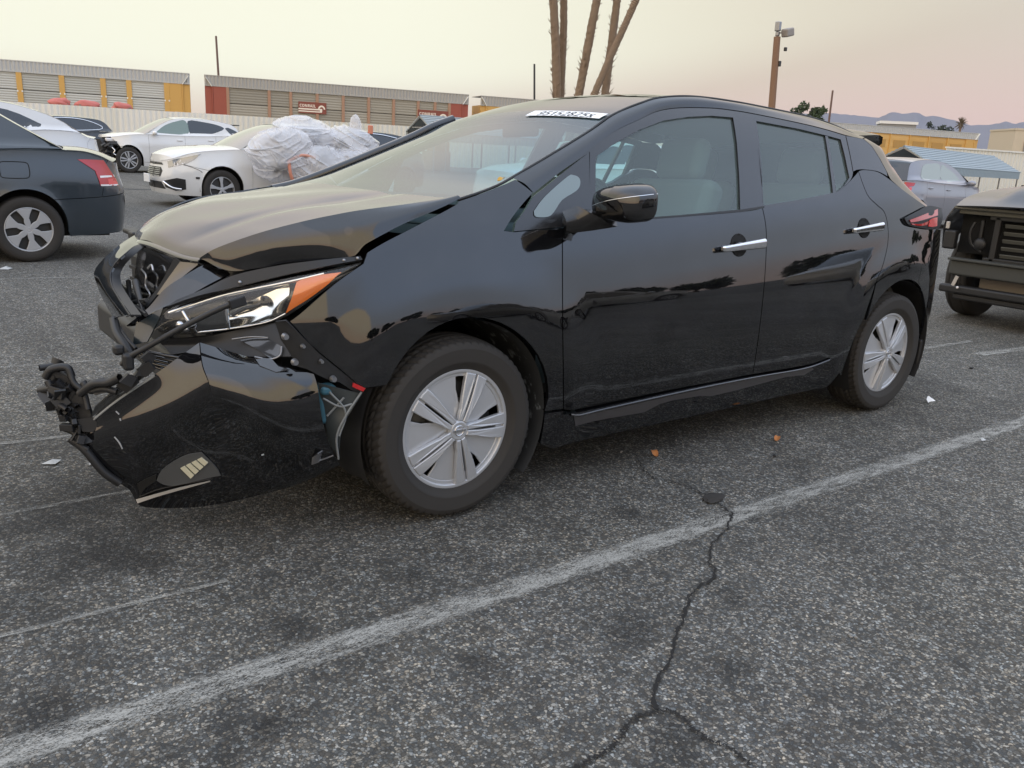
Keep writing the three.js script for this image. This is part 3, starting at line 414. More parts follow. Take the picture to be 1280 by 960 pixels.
// hood, pushed up at the front -----------------------------------------------
{
  const crease = [[251, 320, 0.50], [265, 311.5, 0.535], [283, 304.5, 0.565], [310, 295.5, 0.605], [339, 287, 0.64], [395, 274, 0.69], [447, 265.2, 0.725], [509, 257.8, 0.755], [572, 248.2, 0.775]].map(p => atZ(...p));
  const hood = obj('hood', across(crease, (k, t) => { const q = 1 - k * k, rib = Math.exp(-Math.pow((Math.abs(k) - 0.64) / 0.05, 2)); const fs = Math.max(0, -k) * (1 - t) * (1 - t); return [lerp(-0.05, -0.15, t) * q + 0.06 * fs, 0.022 * q * q - 0.012 * fs - 0.009 * rib * sst(0.02, 0.3, t) + (0.004 * Math.sin(k * 5 + t * 7) + 0.003 * Math.sin(k * 9 - t * 11)) * q, 0]; }, 40, 50, 0), M.hoodDust, hero);
  const low = [[273, 334, 0.56], [294, 337.5, 0.595], [322, 334, 0.635], [353, 330, 0.668], [409, 322.8, 0.73], [443, 319.5, 0.765], [452, 309, 0.772], [467, 299.5, 0.782], [509, 277.6, 0.79], [556, 257.6, 0.787], [573.5, 248.6, 0.777]].map(p => atZ(...p));
  const A = resample(spl(crease.map(p => p.toArray()), 5), 41).map(a => V(...a)), B = resample(spl(low.map(p => p.toArray()), 5), 41).map(a => V(...a));
  const C = A.map((a, i) => a.clone().lerp(B[i], 0.45).add(V(0, 0.004, 0.012 * Math.min(1, i / 8) * Math.min(1, (40 - i) / 8))));
  { const g = patch([A, C, B], 70, 14, 0.008), f = mirrorZ(g), p = f.attributes.position; for (let i = 0; i < p.count; i++) { const w = sst(-0.3, -0.75, p.getX(i)); p.setX(i, p.getX(i) + 0.06 * w); p.setY(i, p.getY(i) - 0.012 * w); } obj('hood_flank', f, M.black, hood); obj('hood_flank', g, M.black, hood); }
  // folded front lip
  const lip = [crease[0], ...[]]; 
  const E0 = Array.from({ length: 17 }, (_, i) => { const k = 1 - i / 8, q = 1 - k * k, a = crease[0], fs = Math.max(0, -k); return V(a.x - 0.05 * q + 0.06 * fs, a.y + 0.022 * q * q - 0.012 * fs + 0.004 * Math.sin(k * 5) * q, a.z * k); });
  obj('hood_lip', patch([E0, E0.map(p => p.clone().add(V(-0.012, -0.014, 0))), E0.map(p => p.clone().add(V(0.03, -0.03, 0)))], 40, 6, 0.004), M.plasticGloss, hood);
}
// ------------------------------------------------------------------ wheels
function ringGeo(prof, seg) { return new THREE.LatheGeometry(prof.map(([r, w]) => new THREE.Vector2(r, w)), seg).rotateX(Math.PI / 2); }   // axis z, +w outwards
function treadedTyre(R, rim, w, seg = 300) {
  const h = R - rim, prof = [[rim - 0.012, -w * 0.4], [rim, -w * 0.43], [rim + h * 0.35, -w * 0.5], [rim + h * 0.7, -w * 0.49], [rim + h * 0.9, -w * 0.43]];
  for (let i = 0; i <= 44; i++) { const u = lerp(-0.41, 0.41, i / 44); prof.push([R - 0.012 * Math.pow(Math.abs(u) / 0.41, 3.2), w * u]); }
  prof.push([rim + h * 0.9, w * 0.43], [rim + h * 0.86, w * 0.452], [rim + h * 0.78, w * 0.478], [rim + h * 0.66, w * 0.497], [rim + h * 0.64, w * 0.503], [rim + h * 0.62, w * 0.497], [rim + h * 0.4, w * 0.5], [rim + h * 0.2, w * 0.485], [rim + h * 0.18, w * 0.492], [rim + h * 0.1, w * 0.47], [rim, w * 0.43], [rim - 0.012, w * 0.4]);
  const g = ringGeo(prof, seg), p = g.attributes.position, v = V();
  for (let i = 0; i < p.count; i++) {
    v.fromBufferAttribute(p, i); const r = Math.hypot(v.x, v.y), a = Math.atan2(v.y, v.x), u = v.z / w; let d = 0;
    if (r > R - 0.02) {
      for (const c of [-0.24, -0.08, 0.08, 0.24]) d = Math.max(d, sst(0.028, 0.014, Math.abs(u - c)) * 0.007);
      const ph = a / (2 * Math.PI) * 62 + (Math.abs(u) > 0.24 ? Math.abs(u) * 4 : u * 6), f = ph - Math.floor(ph);
      if (Math.abs(u) > 0.1) d = Math.max(d, sst(0.16, 0.08, Math.min(f, 1 - f)) * 0.006);
    }
    if (d) { v.x *= (r - d) / r; v.y *= (r - d) / r; p.setXYZ(i, v.x, v.y, v.z); }
  }
  g.computeVertexNormals(); return g;
}
const plainTyre = (R, rim, w, seg = 64) => { const h = R - rim; return ringGeo([[rim - 0.01, -w * 0.42], [rim + h * 0.4, -w * 0.5], [rim + h * 0.85, -w * 0.47], [R - 0.006, -w * 0.38], [R, -w * 0.26], [R - 0.006, -w * 0.25], [R - 0.006, -w * 0.2], [R, -w * 0.19], [R, 0.2 * w], [R - 0.006, 0.21 * w], [R - 0.006, w * 0.26], [R, w * 0.27], [R - 0.006, w * 0.38], [rim + h * 0.85, w * 0.47], [rim + h * 0.6, w * 0.5], [rim + h * 0.35, w * 0.5], [rim + h * 0.1, w * 0.47], [rim - 0.01, w * 0.42]], seg); };
const pol = (r, deg) => new THREE.Vector2(r * Math.cos(deg * RAD), r * Math.sin(deg * RAD));
function plate(pts, depth, bev, dish = 0, R = 1) { const s = new THREE.Shape(pts), g = new THREE.ExtrudeGeometry(s, { depth, bevelEnabled: bev > 0, bevelThickness: bev, bevelSize: bev, bevelSegments: 3, bevelOffset: -bev, curveSegments: 4, steps: 1 }); const p = g.attributes.position; for (let i = 0; i < p.count; i++) { const r = Math.hypot(p.getX(i), p.getY(i)); p.setZ(i, p.getZ(i) + dish * (1 - r * r / R / R)); } g.computeVertexNormals(); return g; }
const polPath = (rows, n = 6) => { const o = []; rows.forEach(([r, d], i) => { const [r2, d2] = rows[(i + 1) % rows.length]; for (let k = 0; k < n; k++) o.push(pol(lerp(r, r2, k / n), lerp(d, d2, k / n))); }); return o; };
const s_slot = std(0.006, 0.8);
function heroWheel(x, z, phi, side = 1) {
  const w = new THREE.Group(); w.name = 'wheel'; w.position.set(x, 0.316, z); if (side < 0) w.rotation.y = Math.PI; hero.add(w);
  obj('tyre', treadedTyre(0.316, 0.222, 0.2), M.sidewall, w);
  obj('steel_wheel', [ringGeo([[0.221, -0.08], [0.2, -0.075], [0.19, -0.01], [0.16, 0.045], [0.1, 0.05], [0.02, 0.045]], 48), ringGeo([[0.02, -0.08], [0.13, -0.08], [0.13, 0], [0.02, 0]], 32)], M.darkMetal, w);
  const zc = 0.072, D = 0.018, R = 0.2175;
  obj('cover_rim', ringGeo([[0.197, zc - 0.006], [0.197, zc + 0.004], [0.201, zc + 0.008], [0.213, zc + 0.007], [R, zc + 0.002], [R, zc - 0.01]], 96), M.silver, w);
  for (let k = 0; k < 5; k++) {
    const f = phi + 72 * k;
    for (const s of [-1, 1]) obj('spoke', plate(polPath([[0.034, f + s * 1.5], [0.034, f + s * 30], [0.075, f + s * 18.5], [0.2, f + s * 13.2], [0.2, f + s * 0.9], [0.17, f + s * 1.2], [0.08, f + s * 2.6]]), 0.010, 0.004, D, R).translate(0, 0, zc - 0.006), M.silver, w);
    obj('slot', plate(polPath([[0.07, f - 8], [0.07, f + 8], [0.165, f + 3], [0.165, f - 3]]), 0.002, 0, D, R).translate(0, 0, zc - 0.010), s_slot, w);
    obj('spoke_bridge', plate(polPath([[0.166, f - 5], [0.166, f + 5], [0.2, f + 5], [0.2, f - 5]]), 0.003, 0, D, R).translate(0, 0, zc - 0.006), M.silver, w);
    obj('blade', plate(polPath([[0.034, f + 18], [0.034, f + 56], [0.08, f + 58], [0.2, f + 60.5], [0.2, f + 23.5], [0.14, f + 24], [0.10, f + 19], [0.085, f + 13]]), 0.004, 0.002, D * 0.55, R).translate(0, 0, zc - 0.011), M.silver, w);
    obj('blade_lip', plate(polPath([[0.185, f + 12], [0.185, f + 60], [0.2, f + 60], [0.2, f + 12]]), 0.006, 0.002, 0, R).translate(0, 0, zc - 0.008), M.silver, w);
  }
  for (let k = 0; k < 5; k++) obj('lug_nut', new THREE.CylinderGeometry(0.011, 0.012, 0.03, 6).rotateX(Math.PI / 2).translate(0.1 * Math.cos((phi + 17 + 72 * k) * RAD), 0.1 * Math.sin((phi + 17 + 72 * k) * RAD), 0.048), M.steel, w);
  obj('hub_cap', [ringGeo([[0.037, zc + 0.002], [0.037, zc + 0.018], [0.033, zc + 0.023], [0.026, zc + 0.0245], [0.025, zc + 0.022], [0.0, zc + 0.022]], 40)], M.silver, w);
  obj('hub_emblem', [new THREE.TorusGeometry(0.017, 0.0022, 8, 32).translate(0, 0, zc + 0.0235), box(0.05, 0.008, 0.003, 0, 0, zc + 0.0245)], M.chrome, w);
  return w;
}
heroWheel(0, 0.772, 68); heroWheel(2.7, 0.772, 45); heroWheel(0, -0.772, 20, -1); heroWheel(2.7, -0.772, 50, -1);
// liners of the wheel arches; the front one is scuffed pale
{
  const scuff = tex(256, (i, j) => { const s = fbm(i / 30, j / 9, 71), q = fbm(i / 9, j / 3, 77); const v = 0.6 * sst(0.62, 0.76, s * 0.75 + q * 0.3); return [0.16 + 0.5 * v, 0.17 + 0.52 * v, 0.175 + 0.53 * v]; }, { srgb: true });
  const liner = (cx, a0, a1, r, z0, z1) => { const pos = [], uv = [], idx = [], n = 40; for (let i = 0; i <= n; i++) for (let j = 0; j <= 6; j++) { const a = lerp(a0, a1, i / n) * RAD, z = lerp(z0, z1, j / 6), rr = r + 0.006 * Math.sin(j * 2.1) ; pos.push(cx + rr * Math.cos(a), 0.335 + rr * Math.sin(a), z); uv.push(i / n * 2, j / 6 * 0.6); } for (let i = 0; i < n; i++) for (let j = 0; j < 6; j++) { const a = i * 7 + j; idx.push(a, a + 7, a + 1, a + 1, a + 7, a + 8); } return geo(pos, idx, uv); };
  const lm = new THREE.MeshStandardMaterial({ map: scuff, roughness: 0.75 });
  both('wheel_liner', liner(0, -38, 75, 0.362, 0.5, 0.872), lm); both('wheel_liner', liner(0, 75, 205, 0.366, 0.45, 0.86), M.plastic);
  both('wheel_liner', liner(2.7, -30, 210, 0.366, 0.45, 0.87), M.plastic);
  both('mud_flap', [rbox(0.03, 0.17, 0.2, 0.01, 3.06, 0.27, 0.76)], M.plastic);
}
// ------------------------------------------------------------------ underbody and cabin
obj('underbody', [box(3.5, 0.1, 1.3, 1.45, 0.24, 0), box(1.55, 0.16, 1.66, 1.36, 0.27, 0), box(0.75, 0.3, 0.9, -0.2, 0.42, 0), box(0.5, 0.3, 1.3, 3.1, 0.4, 0)], M.gapBlack, hero);
obj('bulkhead', [box(0.06, 0.6, 1.4, 0.42, 0.65, 0), box(0.5, 0.03, 1.45, 0.25, 0.93, 0)], M.gapBlack, hero);
obj('cabin_floor', [box(2.5, 0.04, 1.5, 1.7, 0.38, 0), box(0.1, 0.5, 1.4, 2.95, 0.75, 0)], M.cabin, hero);
{ const inner = panel([[0.45, 0.36], [2.2, 0.36], [2.2, 1.06], [1.6, 1.0], [0.5, 0.93]], (s, y) => HF(s, y).add(V(0, 0, -0.055)), { cell: 0.1, skirt: 0 }); both('door_lining', inner, M.cabin); }
obj('headliner', across(rf.map(p => p.clone().add(V(0, -0.03, -0.02))), (k, t) => [0, 0.02 * (1 - k * k), 0], 12, 20), std([0.3, 0.3, 0.29], 0.9), hero);
{
  const seatAt = (x, z, w) => { const back = rbox(0.13, 0.62, w, 0.05); back.rotateZ(-0.28); back.translate(x + 0.30, 0.86, z); const base = rbox(0.5, 0.16, w, 0.06, x, 0.52, z), head = rbox(0.1, 0.19, 0.26, 0.045); head.rotateZ(-0.2); head.translate(x + 0.405, 1.25, z); return [back, base, head, rod(V(x + 0.37, 1.1, z - 0.06), V(x + 0.40, 1.2, z - 0.06), 0.007), rod(V(x + 0.37, 1.1, z + 0.06), V(x + 0.40, 1.2, z + 0.06), 0.007)]; };
  obj('front_seat', seatAt(1.12, 0.37, 0.5), M.seat, hero); obj('front_seat', seatAt(1.12, -0.37, 0.5), M.seat, hero);
  obj('rear_bench', [...seatAt(2.05, 0.36, 0.62), ...seatAt(2.05, -0.36, 0.62)], M.seat, hero);
  obj('dashboard', [rbox(0.34, 0.22, 1.42, 0.07, 0.62, 0.86, 0), rbox(0.2, 0.1, 0.42, 0.04, 0.72, 0.97, 0.37)], M.cabin, hero);
  const sw = new THREE.TorusGeometry(0.18, 0.016, 10, 40); sw.rotateY(Math.PI / 2); sw.rotateZ(-0.4); sw.translate(0.9, 0.97, 0.37); const hub = rbox(0.05, 0.1, 0.3, 0.02); hub.rotateZ(-0.4); hub.translate(0.89, 0.97, 0.37); obj('steering_wheel', [sw, hub], M.plastic, hero);
  obj('inner_mirror', [rbox(0.03, 0.07, 0.24, 0.012, 0.86, 1.36, 0), rod(V(0.86, 1.37, 0), V(0.83, 1.42, 0), 0.008)], M.plastic, hero);
}
// ------------------------------------------------------------------ fittings on the side
{ // door mirror
  const m = new THREE.Group(); m.name = 'door_mirror'; dF.add(m); const c = atZ(784.5, 252.5, 1.0);
  const g = new THREE.SphereGeometry(1, 48, 32), p = g.attributes.position; const sp = (v, e) => Math.sign(v) * Math.pow(Math.abs(v), e);
  for (let i = 0; i < p.count; i++) { let x = sp(p.getX(i), 0.62), y = sp(p.getY(i), 0.62), z = sp(p.getZ(i), 0.6); if (x > 0) x *= 0.55; const taper = 1 - 0.16 * (0.5 - z / 2); y = y * taper + 0.12 * (x < 0 ? x : 0) - (y > 0 ? 0.13 * Math.max(0, -z) : 0); p.setXYZ(i, c.x + x * 0.098 - 0.012 * z, c.y + y * 0.069 + 0.01 * z * 0.3, c.z + z * 0.128); }
  g.computeVertexNormals(); obj('mirror_shell', g, M.black, m);
  const st = [[703, 272, 0.835], [722, 262, 0.85], [742, 262, 0.9]].map(q => atZ(...q)), sb = [[704, 283, 0.835], [730, 282, 0.86], [770, 274, 0.93]].map(q => atZ(...q));
  obj('mirror_foot', patch([st, st.map((a, i) => a.clone().lerp(sb[i], 0.5).add(V(-0.012, 0, 0.012))), sb], 14, 8, 0.03), M.blackTrim, m);
  { const sm = new THREE.Mesh(g, new THREE.MeshBasicMaterial({ side: THREE.DoubleSide })); sm.updateMatrixWorld(); const rc = new THREE.Raycaster(), pts = []; for (const q of [[741, 257], [750, 253.5], [765, 250], [780, 247.5], [795, 245.5], [810, 243.8], [822, 242.4]]) { const dd = rayDir(...q).normalize(); rc.set(CAM, dd); const h = rc.intersectObject(sm)[0]; if (h) pts.push(h.point.clone().addScaledVector(dd, -0.001)); } obj('mirror_seam', tube(pts, 0.002, 30, 5), M.chrome, m); }
}
for (const [door, cx, cy, tip, cuprx] of [[dF, 923.5, 306.3, [[897, 310.5], [951, 303]], 20], [dR, 1080, 285, [[1061, 287.8], [1098, 282]], 14.5]]) {
  const a = HF(...hit(...tip[0])), b = HF(...hit(...tip[1])), d = b.clone().sub(a), L = d.length(), ang = Math.atan2(d.y, d.x), mid = a.clone().lerp(b, 0.5);
  const g = rbox(L, 0.042, 0.026, 0.0125, 0, 0, 0, 5), p = g.attributes.position;
  for (let i = 0; i < p.count; i++) { const x = p.getX(i) / L; p.setY(i, p.getY(i) * (0.62 + 0.46 * sst(-0.5, 0.1, x) * (1 - 0.2 * sst(0.3, 0.5, x)))); p.setZ(i, p.getZ(i) - 0.05 * x * x); }
  g.rotateZ(ang); g.translate(mid.x, mid.y, mid.z + 0.036); g.computeVertexNormals();
  const h = both('door_handle', g, M.chrome, door);
  both('handle_foot', [rbox(0.03, 0.024, 0.035, 0.008, a.x + 0.115, a.y + 0.014, a.z + 0.01), rbox(0.03, 0.028, 0.035, 0.008, b.x - 0.025, b.y - 0.003, b.z + 0.01)], M.plasticGloss, door);
  const [s0, y0] = hit(cx, cy), cup = panel(Array.from({ length: 28 }, (_, i) => { const t = i / 28 * 2 * Math.PI; return [s0 + 0.052 * Math.cos(t), y0 + 0.047 * Math.sin(t)]; }), (s, y) => { const r = Math.hypot((s - s0) / 0.052, (y - y0) / 0.047); return HF(s, y).add(V(0, 0, 0.0015 + 0.004 * sst(0.85, 1, r) - 0.004 * sst(0.97, 1, r))); }, { cell: 0.008, skirt: 0 });
  both('handle_cup', cup, M.gapBlack, door);  // flat black disc paints the dark of the recess behind the handle
}
{ // tail lamp, wrapping from the quarter to the tailgate
  const lamp = new THREE.Group(); lamp.name = 'tail_lamp'; hero.add(lamp);
  const up = [[1128, 273.5, 0.84], [1146, 264, 0.815], [1157, 258.5, 0.775], [1166, 259, 0.735], [1174, 261, 0.70]], lo = [[1128.5, 274.5, 0.84], [1134, 281.5, 0.835], [1150, 285, 0.805], [1164, 286.5, 0.765], [1172, 284, 0.72]];
  const onF = (p, l) => { const q = hit(p[0], p[1]); return HF(...q).addScaledVector(rayDir(p[0], p[1]).normalize(), -l); }; const A = up.map(p => onF(p, 0.004)), B = lo.map(p => onF(p, 0.004)), mid = A.map((a, i) => a.clone().lerp(B[i], 0.5).add(V(0.004, 0, 0.009 * Math.min(1, i / 2))));
  const lg = patch([A, mid, B], 30, 10, 0.012); obj('lamp_housing', lg, M.plastic, lamp);
  const on = new THREE.Mesh(lg); on.updateMatrixWorld(); const rc = new THREE.Raycaster(); const P = (px, py, l = 0.004) => { rc.set(CAM, rayDir(px, py).normalize()); const h = rc.intersectObject(on)[0]; return (h ? h.point : atZ(px, py, 0.79)).clone().addScaledVector(rayDir(px, py).normalize(), -l); };
  const S = (t, b, m, n) => obj(n, patch([t.map(q => P(...q)), b.map(q => P(...q))], 12, 3, 0.004), m, lamp);
  S([[1136.5, 275], [1150, 270], [1171.5, 261.5]], [[1138, 278], [1152, 275.5], [1171.5, 269.5]], M.red, 'red_lens');
  S([[1138, 279.3], [1150, 280], [1160, 276.5]], [[1140, 281], [1150, 282.3], [1158, 281]], M.red, 'red_lens');
  S([[1161.5, 275.5], [1166, 272.5], [1171, 271.5]], [[1160, 283], [1165, 283.6], [1170.5, 282.5]], M.redLight, 'brake_light');
}
{ // wipers, cowl
  obj('cowl', across([[574, 251.5, 0.77], [590, 247, 0.76], [605, 241, 0.75]].map(p => atZ(...p).add(V(0, -0.012, 0))), (k, t) => [-0.19 * (1 - k * k), -0.0 , 0], 24, 6, 0.01), M.plastic, hero);
  obj('wiper', [tube([[408, 246.5, 0.05], [440, 243.5, 0.2], [470, 246, 0.35], [495, 250.5, 0.47]].map(p => atZ(...p).add(V(0, 0.012, 0))), 0.007, 30, 6), tube([[448, 246.5, 0.25], [470, 248, 0.35], [500, 252, 0.48]].map(p => atZ(...p).add(V(0, 0.015, 0))), 0.012, 20, 6)], M.plastic, hero);
  const lf = [[623, 229.5], [634, 228.5], [628, 231.5]].map(q => atZ(q[0], q[1], 0.72));
}
// ------------------------------------------------------------------ the wrecked nose
const Z3 = a => a.map(p => atZ(p[0], p[1], p[2])), X3 = a => a.map(p => atX(p[0], p[1], p[2]));
const nose = new THREE.Group(); nose.name = 'wrecked_front_end'; hero.add(nose);
function onMesh(g) { const m = new THREE.Mesh(g, new THREE.MeshBasicMaterial({ side: THREE.DoubleSide })); m.updateMatrixWorld(); const rc = new THREE.Raycaster(); return (px, py, l = 0.004) => { const d = rayDir(px, py).normalize(); rc.set(CAM, d); const h = rc.intersectObject(m)[0]; return h ? h.point.clone().addScaledVector(d, -l) : null; }; }
function flat(pts, t = 0.003) {                               // a bent sheet through 3-D points in order (a polygon), with thickness
  const c = pts.reduce((a, p) => a.add(p), V()).multiplyScalar(1 / pts.length), a2 = []; const view = pts.map(p => toPx(p)); 
  const tr = THREE.ShapeUtils.triangulateShape(view.map(p => new THREE.Vector2(p[0], p[1])), []), pos = [], idx = []; pts.forEach(p => pos.push(p.x, p.y, p.z));
  for (const [i, j, k] of tr) { const n = pts[j].clone().sub(pts[i]).cross(pts[k].clone().sub(pts[i])); if (n.dot(CAM.clone().sub(pts[i])) > 0) idx.push(i, j, k); else idx.push(i, k, j); }
  const g = geo(pos, idx, pts.flatMap(p => [p.x + p.z, p.y])); return t ? thicken(g, t) : g;
}
// engine bay and crash beam: dark bulk behind everything
obj('engine_bay', [box(0.4, 0.34, 1.1, -0.42, 0.66, -0.05), box(0.3, 0.3, 1.2, -0.5, 0.45, -0.05), box(0.2, 0.3, 0.2, -0.42, 0.55, 0.52)], M.gapBlack, nose);
obj('radiator', [box(0.05, 0.42, 0.95, -0.66, 0.55, 0), ...Array.from({ length: 9 }, (_, i) => box(0.02, 0.012, 0.9, -0.69, 0.36 + i * 0.045, 0))], M.plastic, nose);
obj('crash_beam', [rbox(0.08, 0.12, 1.15, 0.02, -0.76, 0.5, -0.02), rbox(0.2, 0.09, 0.09, 0.02, -0.66, 0.5, 0.42), rbox(0.2, 0.09, 0.09, 0.02, -0.66, 0.5, -0.42)], M.darkMetal, nose);
obj('hood_latch_panel', [rbox(0.12, 0.04, 1.15, 0.015, -0.6, 0.83, 0), rbox(0.05, 0.02, 0.9, 0.008, -0.68, 0.855, -0.05), ...[-0.35, -0.1, 0.12, 0.33].map(z => rbox(0.07, 0.03, 0.06, 0.008, -0.68, 0.85, z))], M.plastic, nose);

// the far half of the painted nose, still in place
{
  const A = X3([[168, 294, -0.745], [155, 302, -0.80], [142, 312, -0.835], [127, 326, -0.86], [117.5, 340, -0.875], [121, 355, -0.90], [128, 373, -0.925], [142, 398, -0.955]]);
  const B = X3([[177, 304, -0.77], [168, 308, -0.81], [157, 317, -0.85], [146, 328, -0.88], [139, 340, -0.90], [140, 355, -0.92], [149, 372, -0.945], [163, 393, -0.97]]);
  const mid = A.map((a, i) => a.clone().lerp(B[i], 0.5).add(V(-0.004, 0.001, 0)));
  obj('nose_panel', patch([A, mid, B], 40, 10, 0.006), M.black, nose);
  const C = B.map(b => b.clone().add(V(0.03, -0.004, -0.005))); obj('grille_surround', patch([B.map(b => b.clone().add(V(-0.003, 0, 0))), C], 40, 4, 0.004), M.plastic, nose);
}
// glossy plate of the grille, cracked loose and tipped
{
  const P = X3([[173, 306, -0.775], [217, 323.5, -0.765], [197, 364, -0.785], [172, 385, -0.795], [166, 362, -0.79]]);
  obj('grille_plate', flat(P, 0.008), M.plasticGloss, nose);
  obj('plate_crack', [tube(X3([[181, 336, -0.785], [187, 345, -0.787], [186, 356, -0.79], [192, 368, -0.792], [187, 377, -0.795]]).map(p => p.add(V(-0.012, 0, 0.004))), 0.003, 16, 5), tube(X3([[189, 335, -0.782], [194, 331, -0.78], [196, 338, -0.782]]).map(p => p.add(V(-0.012, 0, 0.004))), 0.0035, 10, 5)], M.silver, nose);
  // wires and brackets around it
  const rs = []; for (let i = 0; i < 9; i++) { const a = X3([[150 + rnd() * 22, 345 + rnd() * 40, -0.8 - rnd() * 0.05], [158 + rnd() * 30, 375 + rnd() * 30, -0.84 - rnd() * 0.06]]); rs.push(rod(a[0], a[1], 0.006 + 0.006 * rnd(), 0.006)); } obj('broken_bracket', rs, M.plastic, nose);
  obj('torn_clip', [flat(X3([[141, 395, -0.95], [152, 384, -0.94], [166, 391, -0.95], [158, 396, -0.955], [151, 392, -0.95]]), 0.004)], M.silver, nose);
}
// strip between hood and lamp, torn off at the far end
{
  const T = Z3([[257, 329, 0.50], [273, 335, 0.535], [289, 341.5, 0.57]]);
  const strip = [Z3([[257, 329, 0.50], [226.5, 347, 0.50], [205, 362, 0.49], [184, 386, 0.475], [158, 407, 0.46]]), Z3([[274, 335, 0.535], [245, 352, 0.53], [214, 371, 0.515], [188, 391, 0.495], [166, 406, 0.475]]), Z3([[289, 341.5, 0.57], [262, 355, 0.56], [236, 369.5, 0.545], [205, 384, 0.52], [175, 399, 0.49]])];
  obj('lamp_surround', patch(strip, 30, 10, 0.006), M.black, nose);
  obj('bright_grille_arm', patch([Z3([[225, 327, 0.44], [207, 352, 0.42], [196, 368, 0.41]]), Z3([[249, 329.5, 0.47], [222, 351, 0.45], [201, 368.5, 0.42]])], 12, 5, 0.006), phys([0.10, 0.095, 0.09], 0.25, { clearcoat: 1, metalness: 0.5 }), nose);
  obj('grille_arm', patch([Z3([[218, 322, 0.40], [200, 355, 0.39], [180, 382, 0.40]]), Z3([[226, 327, 0.43], [206, 356, 0.41], [184, 384, 0.415]])], 12, 4, 0.01), M.gapBlack, nose);
  obj('torn_fascia', flat(Z3([[170, 405, 0.49], [204, 384, 0.52], [199, 398, 0.525], [184, 427, 0.53], [166, 431, 0.50], [168, 416, 0.49]]), 0.005), phys([0.012, 0.02, 0.024], 0.3, { clearcoat: 1 }), nose);
  obj('grille_frame', [tube(X3([[142, 400, -0.955], [147, 418, -0.965], [157, 432, -0.96], [166, 446, -0.95]]), 0.014, 24, 7), tube(X3([[150, 410, -0.95], [160, 425, -0.95], [170, 436, -0.94]]), 0.006, 16, 6)], M.plastic, nose);
}
// rail above the headlamp
obj('lamp_rail', patch([Z3([[222, 377, 0.575], [260, 363, 0.60], [294, 345, 0.635], [350, 332.5, 0.69], [400, 326.5, 0.735], [450, 322.5, 0.768]]), Z3([[210, 386, 0.575], [245, 374, 0.605], [294, 360, 0.648], [355, 345, 0.705], [409, 334, 0.752], [453, 327, 0.78]])], 40, 6, 0.01), M.plastic, nose);
obj('rail_bolt', [[430, 325.5, 0.768], [447, 323, 0.782], [300, 353, 0.66]].map(p => new THREE.SphereGeometry(0.006, 10, 8).translate(...atZ(...p).toArray())), M.steel, nose);
// headlamp ------------------------------------------------------------------
{
  const hl = new THREE.Group(); hl.name = 'headlamp'; hero.add(hl);
  const up = [[195, 409, 0.525], [208, 388.5, 0.553], [240, 376.5, 0.585], [280, 364, 0.625], [322, 355, 0.667], [364, 346.5, 0.708], [418, 335.5, 0.757], [451, 328, 0.782]], lo = [[196, 417, 0.53], [218, 418.5, 0.56], [255, 416.5, 0.605], [297, 410, 0.65], [330, 404, 0.685], [358, 395, 0.715], [410, 360, 0.762], [452, 330, 0.784]];
  const A = Z3(up), B = Z3(lo), out = V(-0.55, 0.2, 0.8).normalize(); const mid = A.map((a, i) => a.clone().lerp(B[i], 0.5).addScaledVector(out, 0.018 * Math.min(1, (8 - i) / 4)));
  const lensG = patch([A, mid, B], 40, 12, 0); obj('lamp_lens', lensG, M.lens, hl);
  const back = patch([A, mid, B].map(r => r.map(p => p.clone().addScaledVector(out, -0.075))), 40, 8, 0), rim = [patch([A, A.map(p => p.clone().addScaledVector(out, -0.075))], 40, 3, 0), patch([B, B.map(p => p.clone().addScaledVector(out, -0.075))], 40, 3, 0)];
  obj('lamp_housing', [back, ...rim], M.plasticGloss, hl);
  const deep = onMesh(patch([A, mid, B].map(r => r.map(p => p.clone().addScaledVector(out, -0.05))), 40, 10, 0)), near = onMesh(patch([A, mid, B].map(r => r.map(p => p.clone().addScaledVector(out, -0.012))), 40, 10, 0));
  const N = (a, f = near) => a.map(p => f(p[0], p[1], 0) ?? atZ(p[0], p[1], 0.53 + (p[0] - 196) / 255 * 0.252));
  obj('amber_reflector', patch([N([[371, 353.5], [383, 347.5], [404, 344], [427, 341]]), N([[366, 368], [382, 362], [398, 354], [418, 347.5]]), N([[357, 391], [370, 382.5], [384, 374], [409, 356]])], 20, 8, 0.006), M.amber, hl);
  const mirror = phys([0.86, 0.84, 0.78], 0.1, { metalness: 1 });
  const bowl = [N([[286, 389], [318, 374], [340, 364], [362, 354.5]], deep), N([[287, 399], [315, 390], [340, 381], [361, 370]], deep), N([[290, 409], [315, 405.5], [337, 400], [355, 390]], near)];
  obj('reflector_bowl', patch(bowl, 24, 14, 0), mirror, hl);
  obj('bowl_stalk', [tube(N([[290, 394], [305, 386], [318, 383], [328, 378]]), 0.006, 14, 6), rbox(0.025, 0.03, 0.02, 0.008).translate(...N([[331, 376]])[0].toArray())], M.darkMetal, hl);
  obj('projector_box', flat(N([[234, 389], [280, 373], [287, 389], [287, 408], [246, 414]], deep), 0.01), std([0.03, 0.034, 0.038], 0.2), hl);
  obj('chrome_strip', [tube(N([[211, 391], [240, 381.5], [280, 369], [322, 360], [364, 351.5], [405, 342]]), 0.0075, 50, 8), tube(N([[228, 389], [236, 402], [246, 415]]), 0.006, 14, 6), tube(N([[283, 386], [284, 398], [286, 410]]), 0.006, 14, 6), tube(N([[246, 415.5], [290, 410.5], [335, 402], [357, 392]]), 0.004, 30, 6)], M.chrome, hl);
  obj('chrome_cup', [0, 1, 2].map(i => new THREE.SphereGeometry(0.016 - 0.003 * i, 14, 10).translate(...N([[[240, 405], [225, 405.5], [233, 411]][i]], near)[0].toArray())), M.chrome, hl);
}
